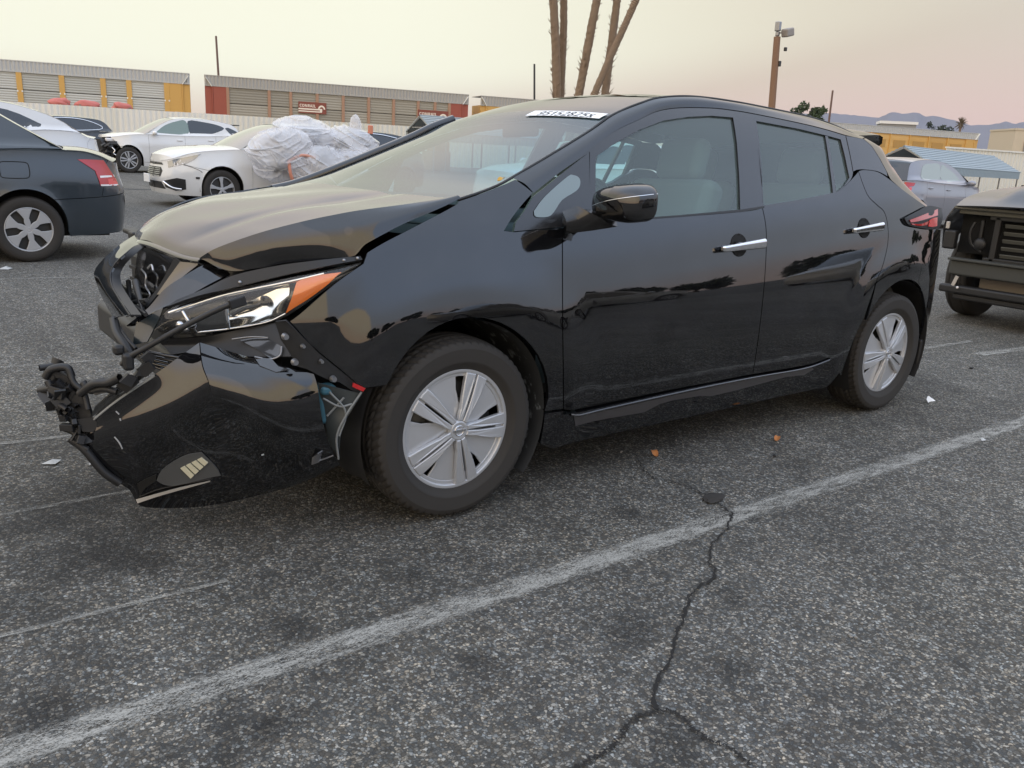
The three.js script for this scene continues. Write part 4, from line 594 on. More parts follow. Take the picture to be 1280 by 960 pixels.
// plate and bolts along the torn edge of the fender
{
  const z = 0.842;
  obj('fender_bracket', flat(Z3([[344, 402, 0.80], [357, 401, 0.83], [372, 415, z], [398, 441, z], [430, 467, z], [456, 487, z + 0.01], [447, 492, z], [434, 484, z], [425, 478, z], [413, 476, z], [400, 470, z], [385, 462, z], [372, 458, 0.83], [362, 440, 0.82], [351, 425, 0.80]]), 0.006), M.plastic, nose);
  [[357, 421, 0.835], [369, 453, 0.85], [417, 474, 0.858], [379, 433, 0.85], [402, 452, 0.855]].forEach(([x, y, q], i) => obj('bolt', new THREE.CylinderGeometry(0.008 - (i > 2 ? 0.003 : 0), 0.011 - (i > 2 ? 0.004 : 0), 0.014, 12).rotateX(Math.PI / 2).translate(...atZ(x, y, q).toArray()), M.steel, nose));
  obj('side_marker', patch([Z3([[441, 478, 0.862], [448, 481, 0.864], [456, 485, 0.866]]), Z3([[440, 483, 0.862], [446, 486, 0.864], [453, 489, 0.866]])], 8, 3, 0.006), M.red, nose);
  obj('washer_bottle', [rbox(0.045, 0.12, 0.05, 0.015).rotateZ(0.12).translate(...atZ(403, 505, 0.78).toArray()), rbox(0.05, 0.03, 0.05, 0.012).translate(...atZ(408, 486, 0.80).toArray())], std([0.055, 0.16, 0.22], 0.4), nose);
  obj('splash_liner', patch([Z3([[397, 478, 0.81], [420, 484, 0.83], [452, 492, 0.85]]), Z3([[402, 500, 0.80], [420, 505, 0.82], [440, 512, 0.845]]), Z3([[408, 530, 0.80], [418, 532, 0.82], [428, 535, 0.84]]), Z3([[413, 556, 0.80], [418, 562, 0.82], [423, 572, 0.83]])], 14, 20, 0.004), phys([0.05, 0.058, 0.06], 0.35), nose);
  obj('liner_rib', [[[412, 490, 0.84], [432, 515, 0.85], [424, 545, 0.845]], [[452, 490, 0.862], [432, 520, 0.855], [421, 545, 0.845], [423, 574, 0.835]], [[404, 498, 0.83], [425, 508, 0.845], [440, 505, 0.855]], [[409, 520, 0.825], [430, 497, 0.85]]].map(l => tube(Z3(l), 0.0035, 20, 6)), std([0.2, 0.21, 0.21], 0.4), nose);
  obj('lamp_carrier', patch([Z3([[200, 424, 0.52], [250, 420, 0.58], [300, 413, 0.63], [345, 405, 0.69]]), Z3([[205, 432, 0.52], [255, 430, 0.58], [305, 426, 0.65], [352, 422, 0.73]]), Z3([[215, 445, 0.55], [260, 440, 0.60], [310, 447, 0.69], [366, 447, 0.79]])], 24, 10, 0.01), M.plastic, nose);
  obj('bent_flange', [flat(Z3([[300, 425, 0.66], [330, 420, 0.70], [352, 433, 0.76], [349, 444, 0.77], [338, 448, 0.76], [322, 437, 0.71]]), 0.004), flat(Z3([[318, 446, 0.75], [340, 449, 0.775], [348, 458, 0.80], [362, 462, 0.82], [345, 465, 0.81], [325, 457, 0.78]]), 0.004)], phys([0.03, 0.031, 0.033], 0.15, { clearcoat: 1 }), nose);
  obj('flange_edge', [tube(Z3([[352, 433, 0.765], [350, 444, 0.775], [338, 449, 0.765], [318, 446, 0.755]]), 0.003, 20, 6), tube(Z3([[290, 424, 0.66], [315, 421, 0.69], [335, 422, 0.72]]), 0.0025, 16, 5)], M.steel, nose);
}
// lower grille slats, bent, and the thin strut across the lamp
{
  const s = []; for (let i = 0; i < 5; i++) s.push(tube(Z3([[148 + i * 7, 424 + i * 6, 0.44], [170 + i * 7, 436 + i * 6, 0.50], [200 + i * 6, 443 + i * 6, 0.56], [228 + i * 4, 448 + i * 7, 0.62]]), 0.006, 24, 6)); obj('grille_slat', s, M.plasticGloss, nose);
  obj('bent_strut', [tube(Z3([[152, 456, 0.60], [162, 446, 0.615], [180, 436, 0.635], [230, 408, 0.68], [270, 388, 0.715], [292, 379, 0.735]]), 0.0085, 50, 8), rbox(0.05, 0.03, 0.012, 0.005).rotateZ(0.25).translate(...atZ(297, 378, 0.737).toArray()), rbox(0.03, 0.05, 0.03, 0.01).translate(...atZ(160, 452, 0.61).toArray()), rbox(0.03, 0.03, 0.03, 0.01).translate(...atZ(148, 437, 0.58).toArray())], M.plastic, nose);
  obj('torn_foam', [[[168, 470], [182, 452], [192, 456], [186, 470]], [[176, 448], [186, 440], [196, 446], [188, 458]], [[150, 478], [160, 468], [172, 472], [164, 484]]].map(l => flat(l.map(q => atZ(q[0], q[1], 0.625)), 0.015)), M.plastic, nose);
}
// the torn bumper corner hanging to the ground --------------------------------
{
  const bm = new THREE.Group(); bm.name = 'torn_bumper'; hero.add(bm);
  const rows = [
    [[106, 533, 0.447], [146, 500, 0.54], [194, 468, 0.615], [250, 429.5, 0.655], [301, 445, 0.715], [345, 457, 0.785], [392, 468, 0.835]],
    [[103, 540, 0.45], [155, 513, 0.55], [208, 484, 0.64], [254, 458, 0.715], [308, 462, 0.77], [352, 475, 0.82], [397, 486, 0.852]],
    [[108, 556, 0.465], [165, 532, 0.575], [216, 508, 0.67], [264, 486, 0.75], [314, 498, 0.81], [358, 512, 0.84], [402, 522, 0.86]],
    [[128, 580, 0.48], [172, 560, 0.575], [222, 545, 0.665], [270, 535, 0.735], [320, 545, 0.795], [366, 552, 0.83], [410, 550, 0.85]],
    [[152, 603, 0.49], [178, 592, 0.565], [228, 586, 0.645], [276, 582, 0.71], [324, 584, 0.765], [372, 580, 0.805], [416, 566, 0.84]],
    [[164, 612, 0.50], [180, 608, 0.55], [232, 614, 0.625], [280, 614, 0.68], [326, 608, 0.735], [376, 597, 0.785], [424, 578, 0.83]],
    [[172, 627, 0.50], [184, 633, 0.53], [236, 633, 0.59], [282, 627, 0.645], [324, 617, 0.70], [374, 603, 0.76], [424.5, 580, 0.815]],
  ].map(Z3);
  const gl = patch(rows.map(r => r.slice(0, 4)), 36, 44, 0.005), gr = patch(rows.map(r => r.slice(3)), 36, 44, 0.005), g = merge([gl, gr]); obj('bumper_skin', g, M.black, bm);
  const S = onMesh(g), P = (a, l = 0.003) => a.map(p => S(p[0], p[1], p[2] ?? l) ?? atZ(p[0], p[1], 0.68));
  obj('fog_lamp_recess', patch([P([[196, 600], [202, 588], [216, 577], [234, 568], [252, 565]]), P([[205, 605], [220, 596], [238, 588], [256, 582], [270, 583]], 0.001), P([[216, 607], [232, 604], [248, 600], [264, 596], [276, 594]])], 24, 12, 0.003), std([0.075, 0.077, 0.078], 0.35), bm);
  for (let i = 0; i < 4; i++) { const t0 = i / 4 + 0.03, t1 = (i + 1) / 4 - 0.03, L = (a, b, t) => [lerp(a[0], b[0], t), lerp(a[1], b[1], t), 0.008]; obj('fog_lamp_lens', patch([P([L([225, 585], [253, 571], t0), L([225, 585], [253, 571], t1)]), P([L([238, 598], [261, 577], t0), L([238, 598], [261, 577], t1)])], 4, 4, 0.004), phys([0.6, 0.57, 0.42], 0.2, { clearcoat: 1 }), bm); }
  obj('recess_shadow_slot', patch([P([[172, 604], [185, 597], [196, 592]]), P([[176, 618], [184, 608], [195, 601]])], 10, 6, 0.003), M.gapBlack, bm);
  obj('lower_lip', patch([P([[171, 624, 0.012], [195, 617, 0.012], [225, 609, 0.008], [263, 600.5, 0.003]]), P([[173, 629, 0.02], [197, 620.5, 0.018], [227, 611.5, 0.01], [263, 601.5, 0.004]])], 30, 3, 0.004), phys([0.32, 0.30, 0.27], 0.3, { clearcoat: 1 }), bm);
  obj('torn_edge', [tube(P([[107, 533, 0.002], [146, 501, 0.002], [194, 469, 0.002]], 0.002), 0.0035, 40, 5)], std([0.35, 0.36, 0.36], 0.4), bm);
  obj('scratch', [[[145, 514], [149, 518]], [[150, 523], [151, 526]], [[143, 546], [149, 553], [153, 561]], [[327, 569], [330, 568]]].map(l => tube(P(l, 0.001), 0.0022, 6, 4)), std([0.4, 0.41, 0.42], 0.6), bm);
  // paler sheet paints the light caught on the rear tip
  obj('painted_tip_glint', patch([P([[391, 571, 0.004], [402, 563, 0.004], [414, 560, 0.004]]), P([[389, 580, 0.004], [404, 575, 0.004], [417, 570, 0.006]])], 10, 4, 0.004), phys([0.10, 0.10, 0.105], 0.2, { clearcoat: 1 }), bm);
  // shattered mounts at the far end
  const shards = [], rods = [], lo = Z3([[60, 470, 0.40], [112, 552, 0.47]]);
  for (let i = 0; i < 46; i++) { const t = rnd(), x = lerp(60, 108, t) + 22 * (rnd() - 0.5), y = lerp(468, 548, t) + 30 * (rnd() - 0.5), z = 0.39 + 0.08 * t + 0.05 * (rnd() - 0.5), c = atZ(Math.max(56, x), Math.max(458, y), z), k = rnd(); let g; if (k < 0.5) { const a = 0.012 + 0.03 * rnd(), b = 0.03 + 0.05 * rnd(); g = rbox(a, b, 0.006 + 0.02 * rnd(), 0.002, 0, 0, 0, 1); } else if (k < 0.75) { g = new THREE.CylinderGeometry(0.006 + 0.008 * rnd(), 0.01 + 0.01 * rnd(), 0.04 + 0.05 * rnd(), 8, 1, true); g.setIndex(g.index); } else { const s = new THREE.Shape(Array.from({ length: 5 }, (_, q) => { const r = 0.014 + 0.03 * rnd(), a = q * 1.26; return new THREE.Vector2(r * Math.cos(a), r * Math.sin(a)); })); g = new THREE.ExtrudeGeometry(s, { depth: 0.004, bevelEnabled: false }); } g.rotateX(rnd() * 3); g.rotateZ(rnd() * 3); shards.push(g.translate(c.x, c.y, c.z)); }
  for (const l of [[[56, 472, 0.40], [64, 462, 0.41], [84, 460, 0.43], [90, 472, 0.44]], [[60, 476, 0.4], [72, 500, 0.43], [88, 520, 0.45], [100, 548, 0.46]], [[86, 459, 0.43], [92, 478, 0.45], [104, 490, 0.47], [110, 512, 0.49]], [[80, 536, 0.44], [92, 541, 0.46], [100, 556, 0.47], [110, 562, 0.48]], [[88, 548, 0.45], [104, 560, 0.47], [130, 590, 0.49], [150, 604, 0.5]], [[100, 492, 0.5], [118, 480, 0.54], [136, 478, 0.57], [150, 472, 0.6]], [[104, 478, 0.5], [112, 488, 0.52], [130, 486, 0.55], [146, 490, 0.57]]]) rods.push(tube(Z3(l), 0.008 + 0.006 * rnd(), 18, 6));
  for (const l of [[[110, 476, 0.52], [126, 475, 0.55], [140, 478, 0.57], [134, 490, 0.56], [118, 494, 0.54]], [[145, 482, 0.58], [158, 470, 0.60], [168, 470, 0.61], [172, 480, 0.62], [158, 492, 0.59]], [[58, 470, 0.4], [70, 464, 0.42], [84, 470, 0.43], [92, 490, 0.44], [80, 500, 0.43], [68, 490, 0.42]], [[84, 498, 0.44], [98, 492, 0.46], [110, 506, 0.48], [114, 520, 0.49], [104, 530, 0.47], [92, 520, 0.45]], [[170, 462, 0.62], [186, 452, 0.64], [194, 462, 0.645], [182, 472, 0.63]]]) shards.push(flat(Z3(l), 0.012));
  obj('shattered_mount', shards, M.plastic, bm); obj('broken_strut', rods, M.plastic, bm);
  obj('torn_clip', [tube(Z3([[80, 537, 0.45], [90, 535, 0.455], [96, 538, 0.46], [92, 545, 0.455], [90, 553, 0.455], [100, 558, 0.46]]), 0.003, 24, 5)], std([0.5, 0.5, 0.5], 0.4), bm);
  obj('inner_mount', [flat(Z3([[112, 524, 0.48], [150, 492, 0.56], [192, 464, 0.63], [188, 460, 0.63], [150, 484, 0.57], [118, 510, 0.5]]), 0.01), flat(Z3([[118, 520, 0.49], [136, 500, 0.52], [160, 487, 0.57], [164, 492, 0.57], [140, 512, 0.52]]), 0.01)], phys([0.03, 0.032, 0.034], 0.25, { clearcoat: 1 }), bm);
}

// the wreck leans away from us on its broken front: the far side of the body sits lower
{
  const done = new Set(), skip = new Set(['wheel', 'wrecked_front_end', 'headlamp', 'torn_bumper']);
  const walk = o => { if (skip.has(o.name)) return; if (o.isMesh && !done.has(o.geometry.uuid)) { done.add(o.geometry.uuid); const p = o.geometry.attributes.position; for (let i = 0; i < p.count; i++) { const u = 0.8 - p.getZ(i); if (u > 0) p.setY(i, p.getY(i) - 0.05 * u * u / (u + 0.35)); } } o.children.forEach(walk); };
  walk(hero);
}
// ------------------------------------------------------------------ the other cars
function alloy(R, n, w0, w1, split, m, parent, zc) {          // rim ring and n spokes, facing +z
  obj('rim', [ringGeo([[R * 0.93, zc - 0.05], [R * 0.93, zc], [R * 0.96, zc + 0.008], [R, zc + 0.006], [R, zc - 0.02]], 48), ringGeo([[0, zc - 0.004], [0, zc + 0.006], [R * 0.16, zc + 0.004], [R * 0.2, zc - 0.01]], 24)], m, parent);
  for (let k = 0; k < n; k++) { const f = 90 + 360 / n * k; obj('spoke', split ? merge([-1, 1].map(s => plate(polPath([[R * 0.12, f + s * 5], [R * 0.12, f + s * 30], [R * 0.94, f + s * (split + w1)], [R * 0.94, f + s * split]], 3), 0.012, 0.003).translate(0, 0, zc - 0.008))) : plate(polPath([[R * 0.12, f - w0 * 3], [R * 0.5, f - w0], [R * 0.94, f - w1], [R * 0.94, f + w1], [R * 0.5, f + w0], [R * 0.12, f + w0 * 3]], 3), 0.012, 0.003).translate(0, 0, zc - 0.008), m, parent); }
}
function carWheel(car, x, z, R, rim, style, side) {
  const w = new THREE.Group(); w.name = 'wheel'; w.position.set(x, R, z); if (side < 0) w.rotation.y = Math.PI; w.rotation.z = side * style.a * RAD; car.add(w);
  obj('tyre', plainTyre(R, rim * 0.98, 0.21), M.sidewall, w); obj('brake_disc', [ringGeo([[0, 0.0], [rim * 0.95, 0.0], [rim * 0.95, 0.03], [rim * 0.9, 0.04], [0, 0.04]], 32)], M.darkMetal, w);
  alloy(rim, style.n, style.w0, style.w1, style.split, style.m ?? M.silver, w, 0.088);
}
function makeCar(o) {
  const t = thing(o.name, o.label, o.cat ?? 'car', o.pos, o.turn ?? 0, o.group), { wb, fo, ro, hw, R } = o, P = o.paint, cell = 0.07;
  const plan = [[-fo - 0.75, -fo, 0], [-fo - 0.4, -fo + 0.03, hw * 0.42], [-fo - 0.1, -fo + 0.14, hw * 0.72], [-fo + 0.2, -fo + 0.33, hw * 0.885], [-fo + 0.5, -fo + 0.54, hw * 0.965], [0.15, 0.15, hw], [wb - 0.15, wb - 0.15, hw], [wb + ro - 0.5, wb + ro - 0.54, hw * 0.97], [wb + ro - 0.2, wb + ro - 0.31, hw * 0.90], [wb + ro + 0.1, wb + ro - 0.12, hw * 0.74], [wb + ro + 0.4, wb + ro - 0.025, hw * 0.44], [wb + ro + 0.75, wb + ro, 0]];
  const T = pchip(o.top.map(p => p[0]), o.top.map(p => p[1])), low = pchip([0.1, 0.2, 0.32, 0.5, 0.62], [-0.1, -0.05, -0.022, -0.003, 0]);
  const off = (s, y) => { const ty = T(s); let q = y < 0.62 ? low(y) : 0; q -= 0.055 * sst(ty - 0.32, ty, y); if (y > ty) q -= 0.05 * sst(0, 0.06, y - ty) + (o.lean ?? 0.36) * (y - ty); for (const c of [0, wb]) { const d = Math.hypot(s - c, y - R), g = clamp(1 - (d - R - 0.05) / 0.12, 0, 1); q += 0.014 * g * g * sst(ty, ty - 0.25, y); } return q; };
  const F = bodySurface(plan, off), arch = (c, a0, a1) => arc(c, R + 0.01, R + 0.055, a0, a1, 12), sill = o.sill ?? 0.2;
  const topLine = (a, b, n = 10) => Array.from({ length: n + 1 }, (_, i) => { const s = lerp(a, b, i / n); return [s, T(s)]; });
  const two = (name, poly, m, opt = {}, parent = t) => { const g = panel(inset(poly, 0.003), F, { cell, skirt: 0.015, ...opt }); obj(name, mirrorZ(g), m, parent); return obj(name, g, m, parent); };
  const ra = R + 0.055, cf0 = -fo + 0.12, cr0 = wb + ro - 0.12;
  if (!o.noFront) two('front_bumper', [[-fo - 0.75, sill + 0.02], [-ra, sill], ...arch(0, 185, 128), [cf0, T(cf0) - 0.13], [cf0 - 0.2, T(cf0 - 0.2)], ...topLine(cf0 - 0.2, -fo - 0.75, 6).slice(1)], P, { out: V(-0.6, 0, 0.8) });
  two('front_fender', [...arch(0, 128, 0), [ra + 0.01, sill], [o.doors[0], sill], ...topLine(o.doors[0], cf0 - 0.2, 12), [cf0, T(cf0) - 0.13]], P);
  const D = o.doors; for (let i = 0; i + 1 < D.length; i++) { const last = i + 2 === D.length, base = last && D[i + 1] > wb - ra ? [...(D[i] < wb - ra ? [[D[i], sill], [wb - ra, sill]] : []), ...arch(wb, 180, 90 + (wb - D[i + 1]) / ra * 57)] : [[D[i], sill], [D[i + 1], sill]]; const d = two(i ? 'rear_door' : 'front_door', [...base, ...topLine(D[i + 1], D[i], 8)], P); const h = F(D[i + 1] - 0.16, T(D[i + 1]) - 0.14); const hg = rbox(0.17, 0.028, 0.03, 0.012, h.x, h.y, h.z + 0.012); obj('door_handle', hg, o.handle ?? P, d); const hm = hg.clone().translate(0, 0, -2 * (h.z + 0.012)); obj('door_handle', hm, o.handle ?? P, d); }
  const dl = D[D.length - 1];
  two('rear_quarter', [...arch(wb, dl > wb - ra ? 90 + (wb - dl) / ra * 57 : 180, 48), [cr0 - 0.1, R + 0.3], [cr0, T(cr0) - 0.1], [cr0 + 0.1, T(cr0 + 0.1)], ...topLine(cr0 + 0.1, dl, 10).slice(1), ...(dl > wb - ra ? [] : [[dl, sill], [wb - ra, sill]])], P);
  two('rear_bumper', [...arch(wb, 48, -5), [wb + ra + 0.02, sill + 0.03], [wb + ro + 0.75, sill + 0.06], [wb + ro + 0.75, R + 0.36], [cr0 - 0.1, R + 0.3]], P, { out: V(0.6, 0, 0.8) });
  two('tailgate_skin', [[cr0 - 0.1, R + 0.3], [wb + ro + 0.75, R + 0.36], ...topLine(wb + ro + 0.75, cr0 + 0.1, 6), [cr0, T(cr0) - 0.1]], P, { out: V(0.6, 0, 0.8) });
  // skins across the top
  const E = (a, b, n = 14) => topLine(a, b, n).map(([s, y]) => F(s, y)), G = o.roof.map(([s, y]) => F(s, y)), [i0, i1] = o.cuts;
  const rail = spl(G.map(p => p.toArray()), 4).map(a => V(...a)), k0 = i0 * 4, k1 = i1 * 4;
  obj('hood', across(E(-fo - 0.08, o.roof[0][0]), (k, u) => [-lerp(0.13, 0.12, u) * (1 - k * k), 0.05 * (1 - Math.pow(k, 4)), 0], 20, 24), o.hoodMat ?? P, t);
  { const A = [], B = []; for (let i = 0; i <= 10; i++) { const k = 1 - i / 10, s0 = -fo - 0.08, h = F(s0, T(s0)), s = lerp(s0, -fo - 0.75, i / 10); A.push(V(h.x - 0.13 * (1 - k * k), h.y + 0.05 * (1 - Math.pow(k, 4)), h.z * k)); B.push(F(s, T(s))); } const g = patch([A, B], 14, 4, 0); obj('nose_cap', [g, mirrorZ(g)], o.hoodMat ?? P, t); }
  obj('windshield', across(rail.slice(0, k0 + 1), (k, u) => [lerp(-0.14, -0.05, u) * (1 - k * k), 0.03 * u * (1 - k * k), 0], 20, 16), o.wsMat ?? GX.dark, t);
  obj('roof', across(rail.slice(k0, k1 + 1), (k, u) => [lerp(-0.05, 0.04, u) * (1 - k * k), 0.035 * (1 - k * k), 0], 16, 24), o.roofMat ?? P, t);
  obj('rear_window', across(rail.slice(k1), (k, u) => [lerp(0.04, 0.1, u) * (1 - k * k), 0.03 * (1 - u) * (1 - k * k), 0], 20, 16), GX.dark, t);
  if (o.roof[o.roof.length - 1][0] < wb + ro - 0.2) obj('trunk_lid', across(E(o.roof[o.roof.length - 1][0], wb + ro + 0.1), (k, u) => [lerp(0.1, 0.13, u) * (1 - k * k), 0.025 * (1 - k * k), 0], 20, 14), P, t);
  const belt = topLine(o.roof[o.roof.length - 1][0], o.roof[0][0], 16), gh = [...spl(o.roof, 4), ...belt.slice(1, -1)];
  const gp = two('side_pillars', gh, o.pillar ?? P, { skirt: 0 });
  for (const w of o.windows) two('side_window', spl([...w, w[0]], 3), w.mat ?? GX.dark, { lift: 0.004, skirt: 0.003, cell: 0.08 }, gp);
  if (o.trim) for (const tr of o.trim) for (const s of [1, -1]) obj('window_trim', tube(resample(spl(tr, 4), 24).map(([a, b]) => { const p = F(a, b); return V(p.x, p.y, (p.z + 0.006) * s); }), o.trimR ?? 0.012, 30, 5), o.trimMat ?? M.chrome, gp);
  for (const l of o.lamps ?? []) two(l.name, l.poly, l.mat, { lift: 0.006, skirt: 0.006, cell: 0.05, out: l.out ?? V(0, 0, 1) });
  for (const l of o.lines ?? []) obj('panel_line', tube(resample(spl(l, 4), 30).map(([a, b]) => F(a, b).add(V(0, 0, 0.001))), 0.004, 40, 4), M.gapBlack, t);
  if (o.mirror !== false) for (const s of [1, -1]) { const p = F(o.roof[0][0] + 0.28, T(o.roof[0][0] + 0.28) + 0.05); const g = new THREE.SphereGeometry(1, 16, 12).scale(0.07, 0.07, 0.1).translate(p.x, p.y, (p.z + 0.14) * s); obj('door_mirror', [g, rod(V(p.x, p.y - 0.03, (p.z - 0.02) * s), V(p.x, p.y - 0.02, (p.z + 0.1) * s), 0.02)], o.mirrorMat ?? P, t); }
  obj('underbody', [box(wb + fo + ro - 0.5, 0.12, hw * 1.5, (wb + ro - fo) / 2, 0.28, 0), box(wb - 2 * ra - 0.02, 0.3, hw * 1.86, wb / 2, 0.36, 0), box(0.05, 0.45, hw * 1.6, -ra - 0.1, 0.5, 0), box(wb + fo + ro - 0.9, 0.3, hw * 1.2, (wb + ro - fo) / 2, 0.5, 0)], M.gapBlack, t);
  for (const c of [0, wb]) for (const s of [1, -1]) { obj('wheel_liner', new THREE.CylinderGeometry(ra - 0.006, ra - 0.006, 0.3, 24, 1, true, -Math.PI * 0.55, Math.PI * 1.1).rotateX(Math.PI / 2).rotateZ(Math.PI).translate(c, R + 0.01, s * (hw - 0.19)), M.gapBlack, t); carWheel(t, c, s * (hw - 0.115), R, o.rim, o.style, s); }
  t.userData.F = undefined; delete t.userData.F; return { t, F, T, two };
}
const GX = { dark: phys([0.012, 0.014, 0.016], 0.04, { clearcoat: 1, clearcoatRoughness: 0.01 }), green: phys([0.16, 0.22, 0.19], 0.05, { clearcoat: 1, clearcoatRoughness: 0.01 }), ws: phys([0.07, 0.085, 0.09], 0.05, { clearcoat: 1, clearcoatRoughness: 0.01 }), pale: phys([0.3, 0.36, 0.35], 0.05, { clearcoat: 1, clearcoatRoughness: 0.01 }) };
const slate = paint([0.022, 0.031, 0.040], { clearcoatRoughness: 0.05 }), silverPaint = paint([0.27, 0.275, 0.31], { metalness: 0.3 }), whiteA = paint([0.72, 0.72, 0.71]), whiteB = paint([0.66, 0.67, 0.68]), navy = paint([0.012, 0.015, 0.02]);

// dark slate sedan on the left, its tail in the picture
{
  const wb = 2.55, fo = 0.85, ro = 0.98;
  makeCar({ name: 'slate_sedan', label: 'dark slate sedan on the left with silver wheel cover and red and white tail lamp', pos: V(-0.24 - wb, 0, -5.92 - 0.83), wb, fo, ro, hw: 0.845, R: 0.301, rim: 0.205, sill: 0.2, paint: slate, handle: slate, style: { n: 6, w0: 12, w1: 20, split: 0, a: 8 },
    top: [[-1.6, 0.66], [-0.8, 0.74], [-0.3, 0.9], [0.3, 0.98], [1.4, 0.99], [2.3, 1.01], [2.75, 1.03], [3.1, 1.025], [3.35, 0.99], [3.6, 0.93], [4.3, 0.9]],
    roof: [[0.3, 0.98], [0.75, 1.24], [1.15, 1.41], [1.6, 1.46], [2.0, 1.44], [2.3, 1.37], [2.58, 1.22], [2.92, 1.035]], cuts: [2, 5], doors: [0.42, 1.42, 2.28],
    windows: [[[0.72, 1.03], [0.85, 1.22], [1.2, 1.38], [1.4, 1.39], [1.42, 1.04]], [[1.5, 1.04], [1.5, 1.39], [1.85, 1.38], [2.12, 1.25], [2.2, 1.06]]],
    lamps: [{ name: 'tail_lamp', poly: [[3.06, 0.945], [3.18, 0.95], [3.42, 0.945], [3.55, 0.8], [3.6, 0.7], [3.3, 0.7], [3.26, 0.84]], mat: M.red, out: V(0.6, 0, 0.8) }, { name: 'tail_lamp_stripe', poly: [[3.31, 0.80], [3.56, 0.81], [3.57, 0.785], [3.31, 0.775]], mat: M.lampWhite, out: V(0.6, 0, 0.8) }, { name: 'reversing_lamp', poly: [[3.42, 0.77], [3.58, 0.775], [3.6, 0.715], [3.42, 0.71]], mat: M.redLight, out: V(0.6, 0, 0.8) }, { name: 'tail_lamp_stripe', poly: [[3.3, 0.72], [3.6, 0.72], [3.6, 0.7], [3.3, 0.7]], mat: M.lampWhite, out: V(0.6, 0, 0.8) }],
    lines: [[[2.36, 0.9], [2.36, 0.79], [2.39, 0.765], [2.56, 0.765], [2.6, 0.79], [2.6, 0.88], [2.57, 0.905], [2.39, 0.905], [2.36, 0.89]], [[2.28, 1.0], [2.28, 0.85], [2.22, 0.7], [2.1, 0.56]]] });
}
// white hatchback behind it, then a dark one with a bright window line
const wsuv = makeCar({ name: 'white_crossover', label: 'white crossover with sloping tail and dark windows behind the slate sedan', pos: V(1.6 - 0.95 - 2.7, 0, -11.6), wb: 2.7, fo: 0.9, ro: 0.95, hw: 0.9, R: 0.35, rim: 0.23, paint: whiteB, roofMat: GX.dark, style: { n: 10, w0: 4, w1: 5, split: 0, a: 0 },
  top: [[-1.7, 0.8], [-0.8, 0.92], [0.3, 1.04], [1.5, 1.06], [2.4, 1.12], [2.9, 1.18], [3.3, 1.17], [3.6, 1.1], [4.4, 1.05]], roof: [[0.3, 1.04], [0.9, 1.38], [1.4, 1.53], [1.9, 1.55], [2.4, 1.51], [2.8, 1.42], [3.1, 1.31], [3.42, 1.15]], cuts: [2, 5], doors: [0.5, 1.5, 2.5], lean: 0.3,
  windows: [[[0.7, 1.1], [1.0, 1.34], [1.4, 1.45], [1.5, 1.12]], [[1.56, 1.12], [1.5, 1.46], [1.9, 1.48], [2.4, 1.42], [2.75, 1.28], [2.85, 1.21], [2.4, 1.18]]] });
const dsuv = makeCar({ name: 'dark_crossover', label: 'dark crossover with a bright chrome line round its windows close to the fence', pos: V(6.5 - 0.95 - 2.8, 0, -30.6), wb: 2.7, fo: 0.9, ro: 0.95, hw: 0.9, R: 0.36, rim: 0.24, paint: navy, style: { n: 5, w0: 9, w1: 10, split: 0, a: 10 },
  top: [[-1.7, 0.8], [-0.8, 0.92], [0.3, 1.05], [1.5, 1.08], [2.4, 1.1], [2.9, 1.14], [3.3, 1.14], [3.6, 1.1], [4.4, 1.05]], roof: [[0.3, 1.05], [0.9, 1.38], [1.4, 1.54], [1.9, 1.57], [2.4, 1.56], [2.9, 1.52], [3.2, 1.4], [3.5, 1.15]], cuts: [2, 5], doors: [0.5, 1.5, 2.5], lean: 0.3,
  windows: [[[0.7, 1.12], [1.0, 1.36], [1.4, 1.47], [1.5, 1.14]], [[1.56, 1.14], [1.5, 1.47], [1.9, 1.5], [2.4, 1.47], [2.8, 1.36], [3.0, 1.24], [2.4, 1.17]]], trim: [[[1.4, 1.495], [1.9, 1.525], [2.4, 1.495], [2.85, 1.375], [3.05, 1.23], [2.4, 1.15], [2.0, 1.13]]], trimR: 0.018 });
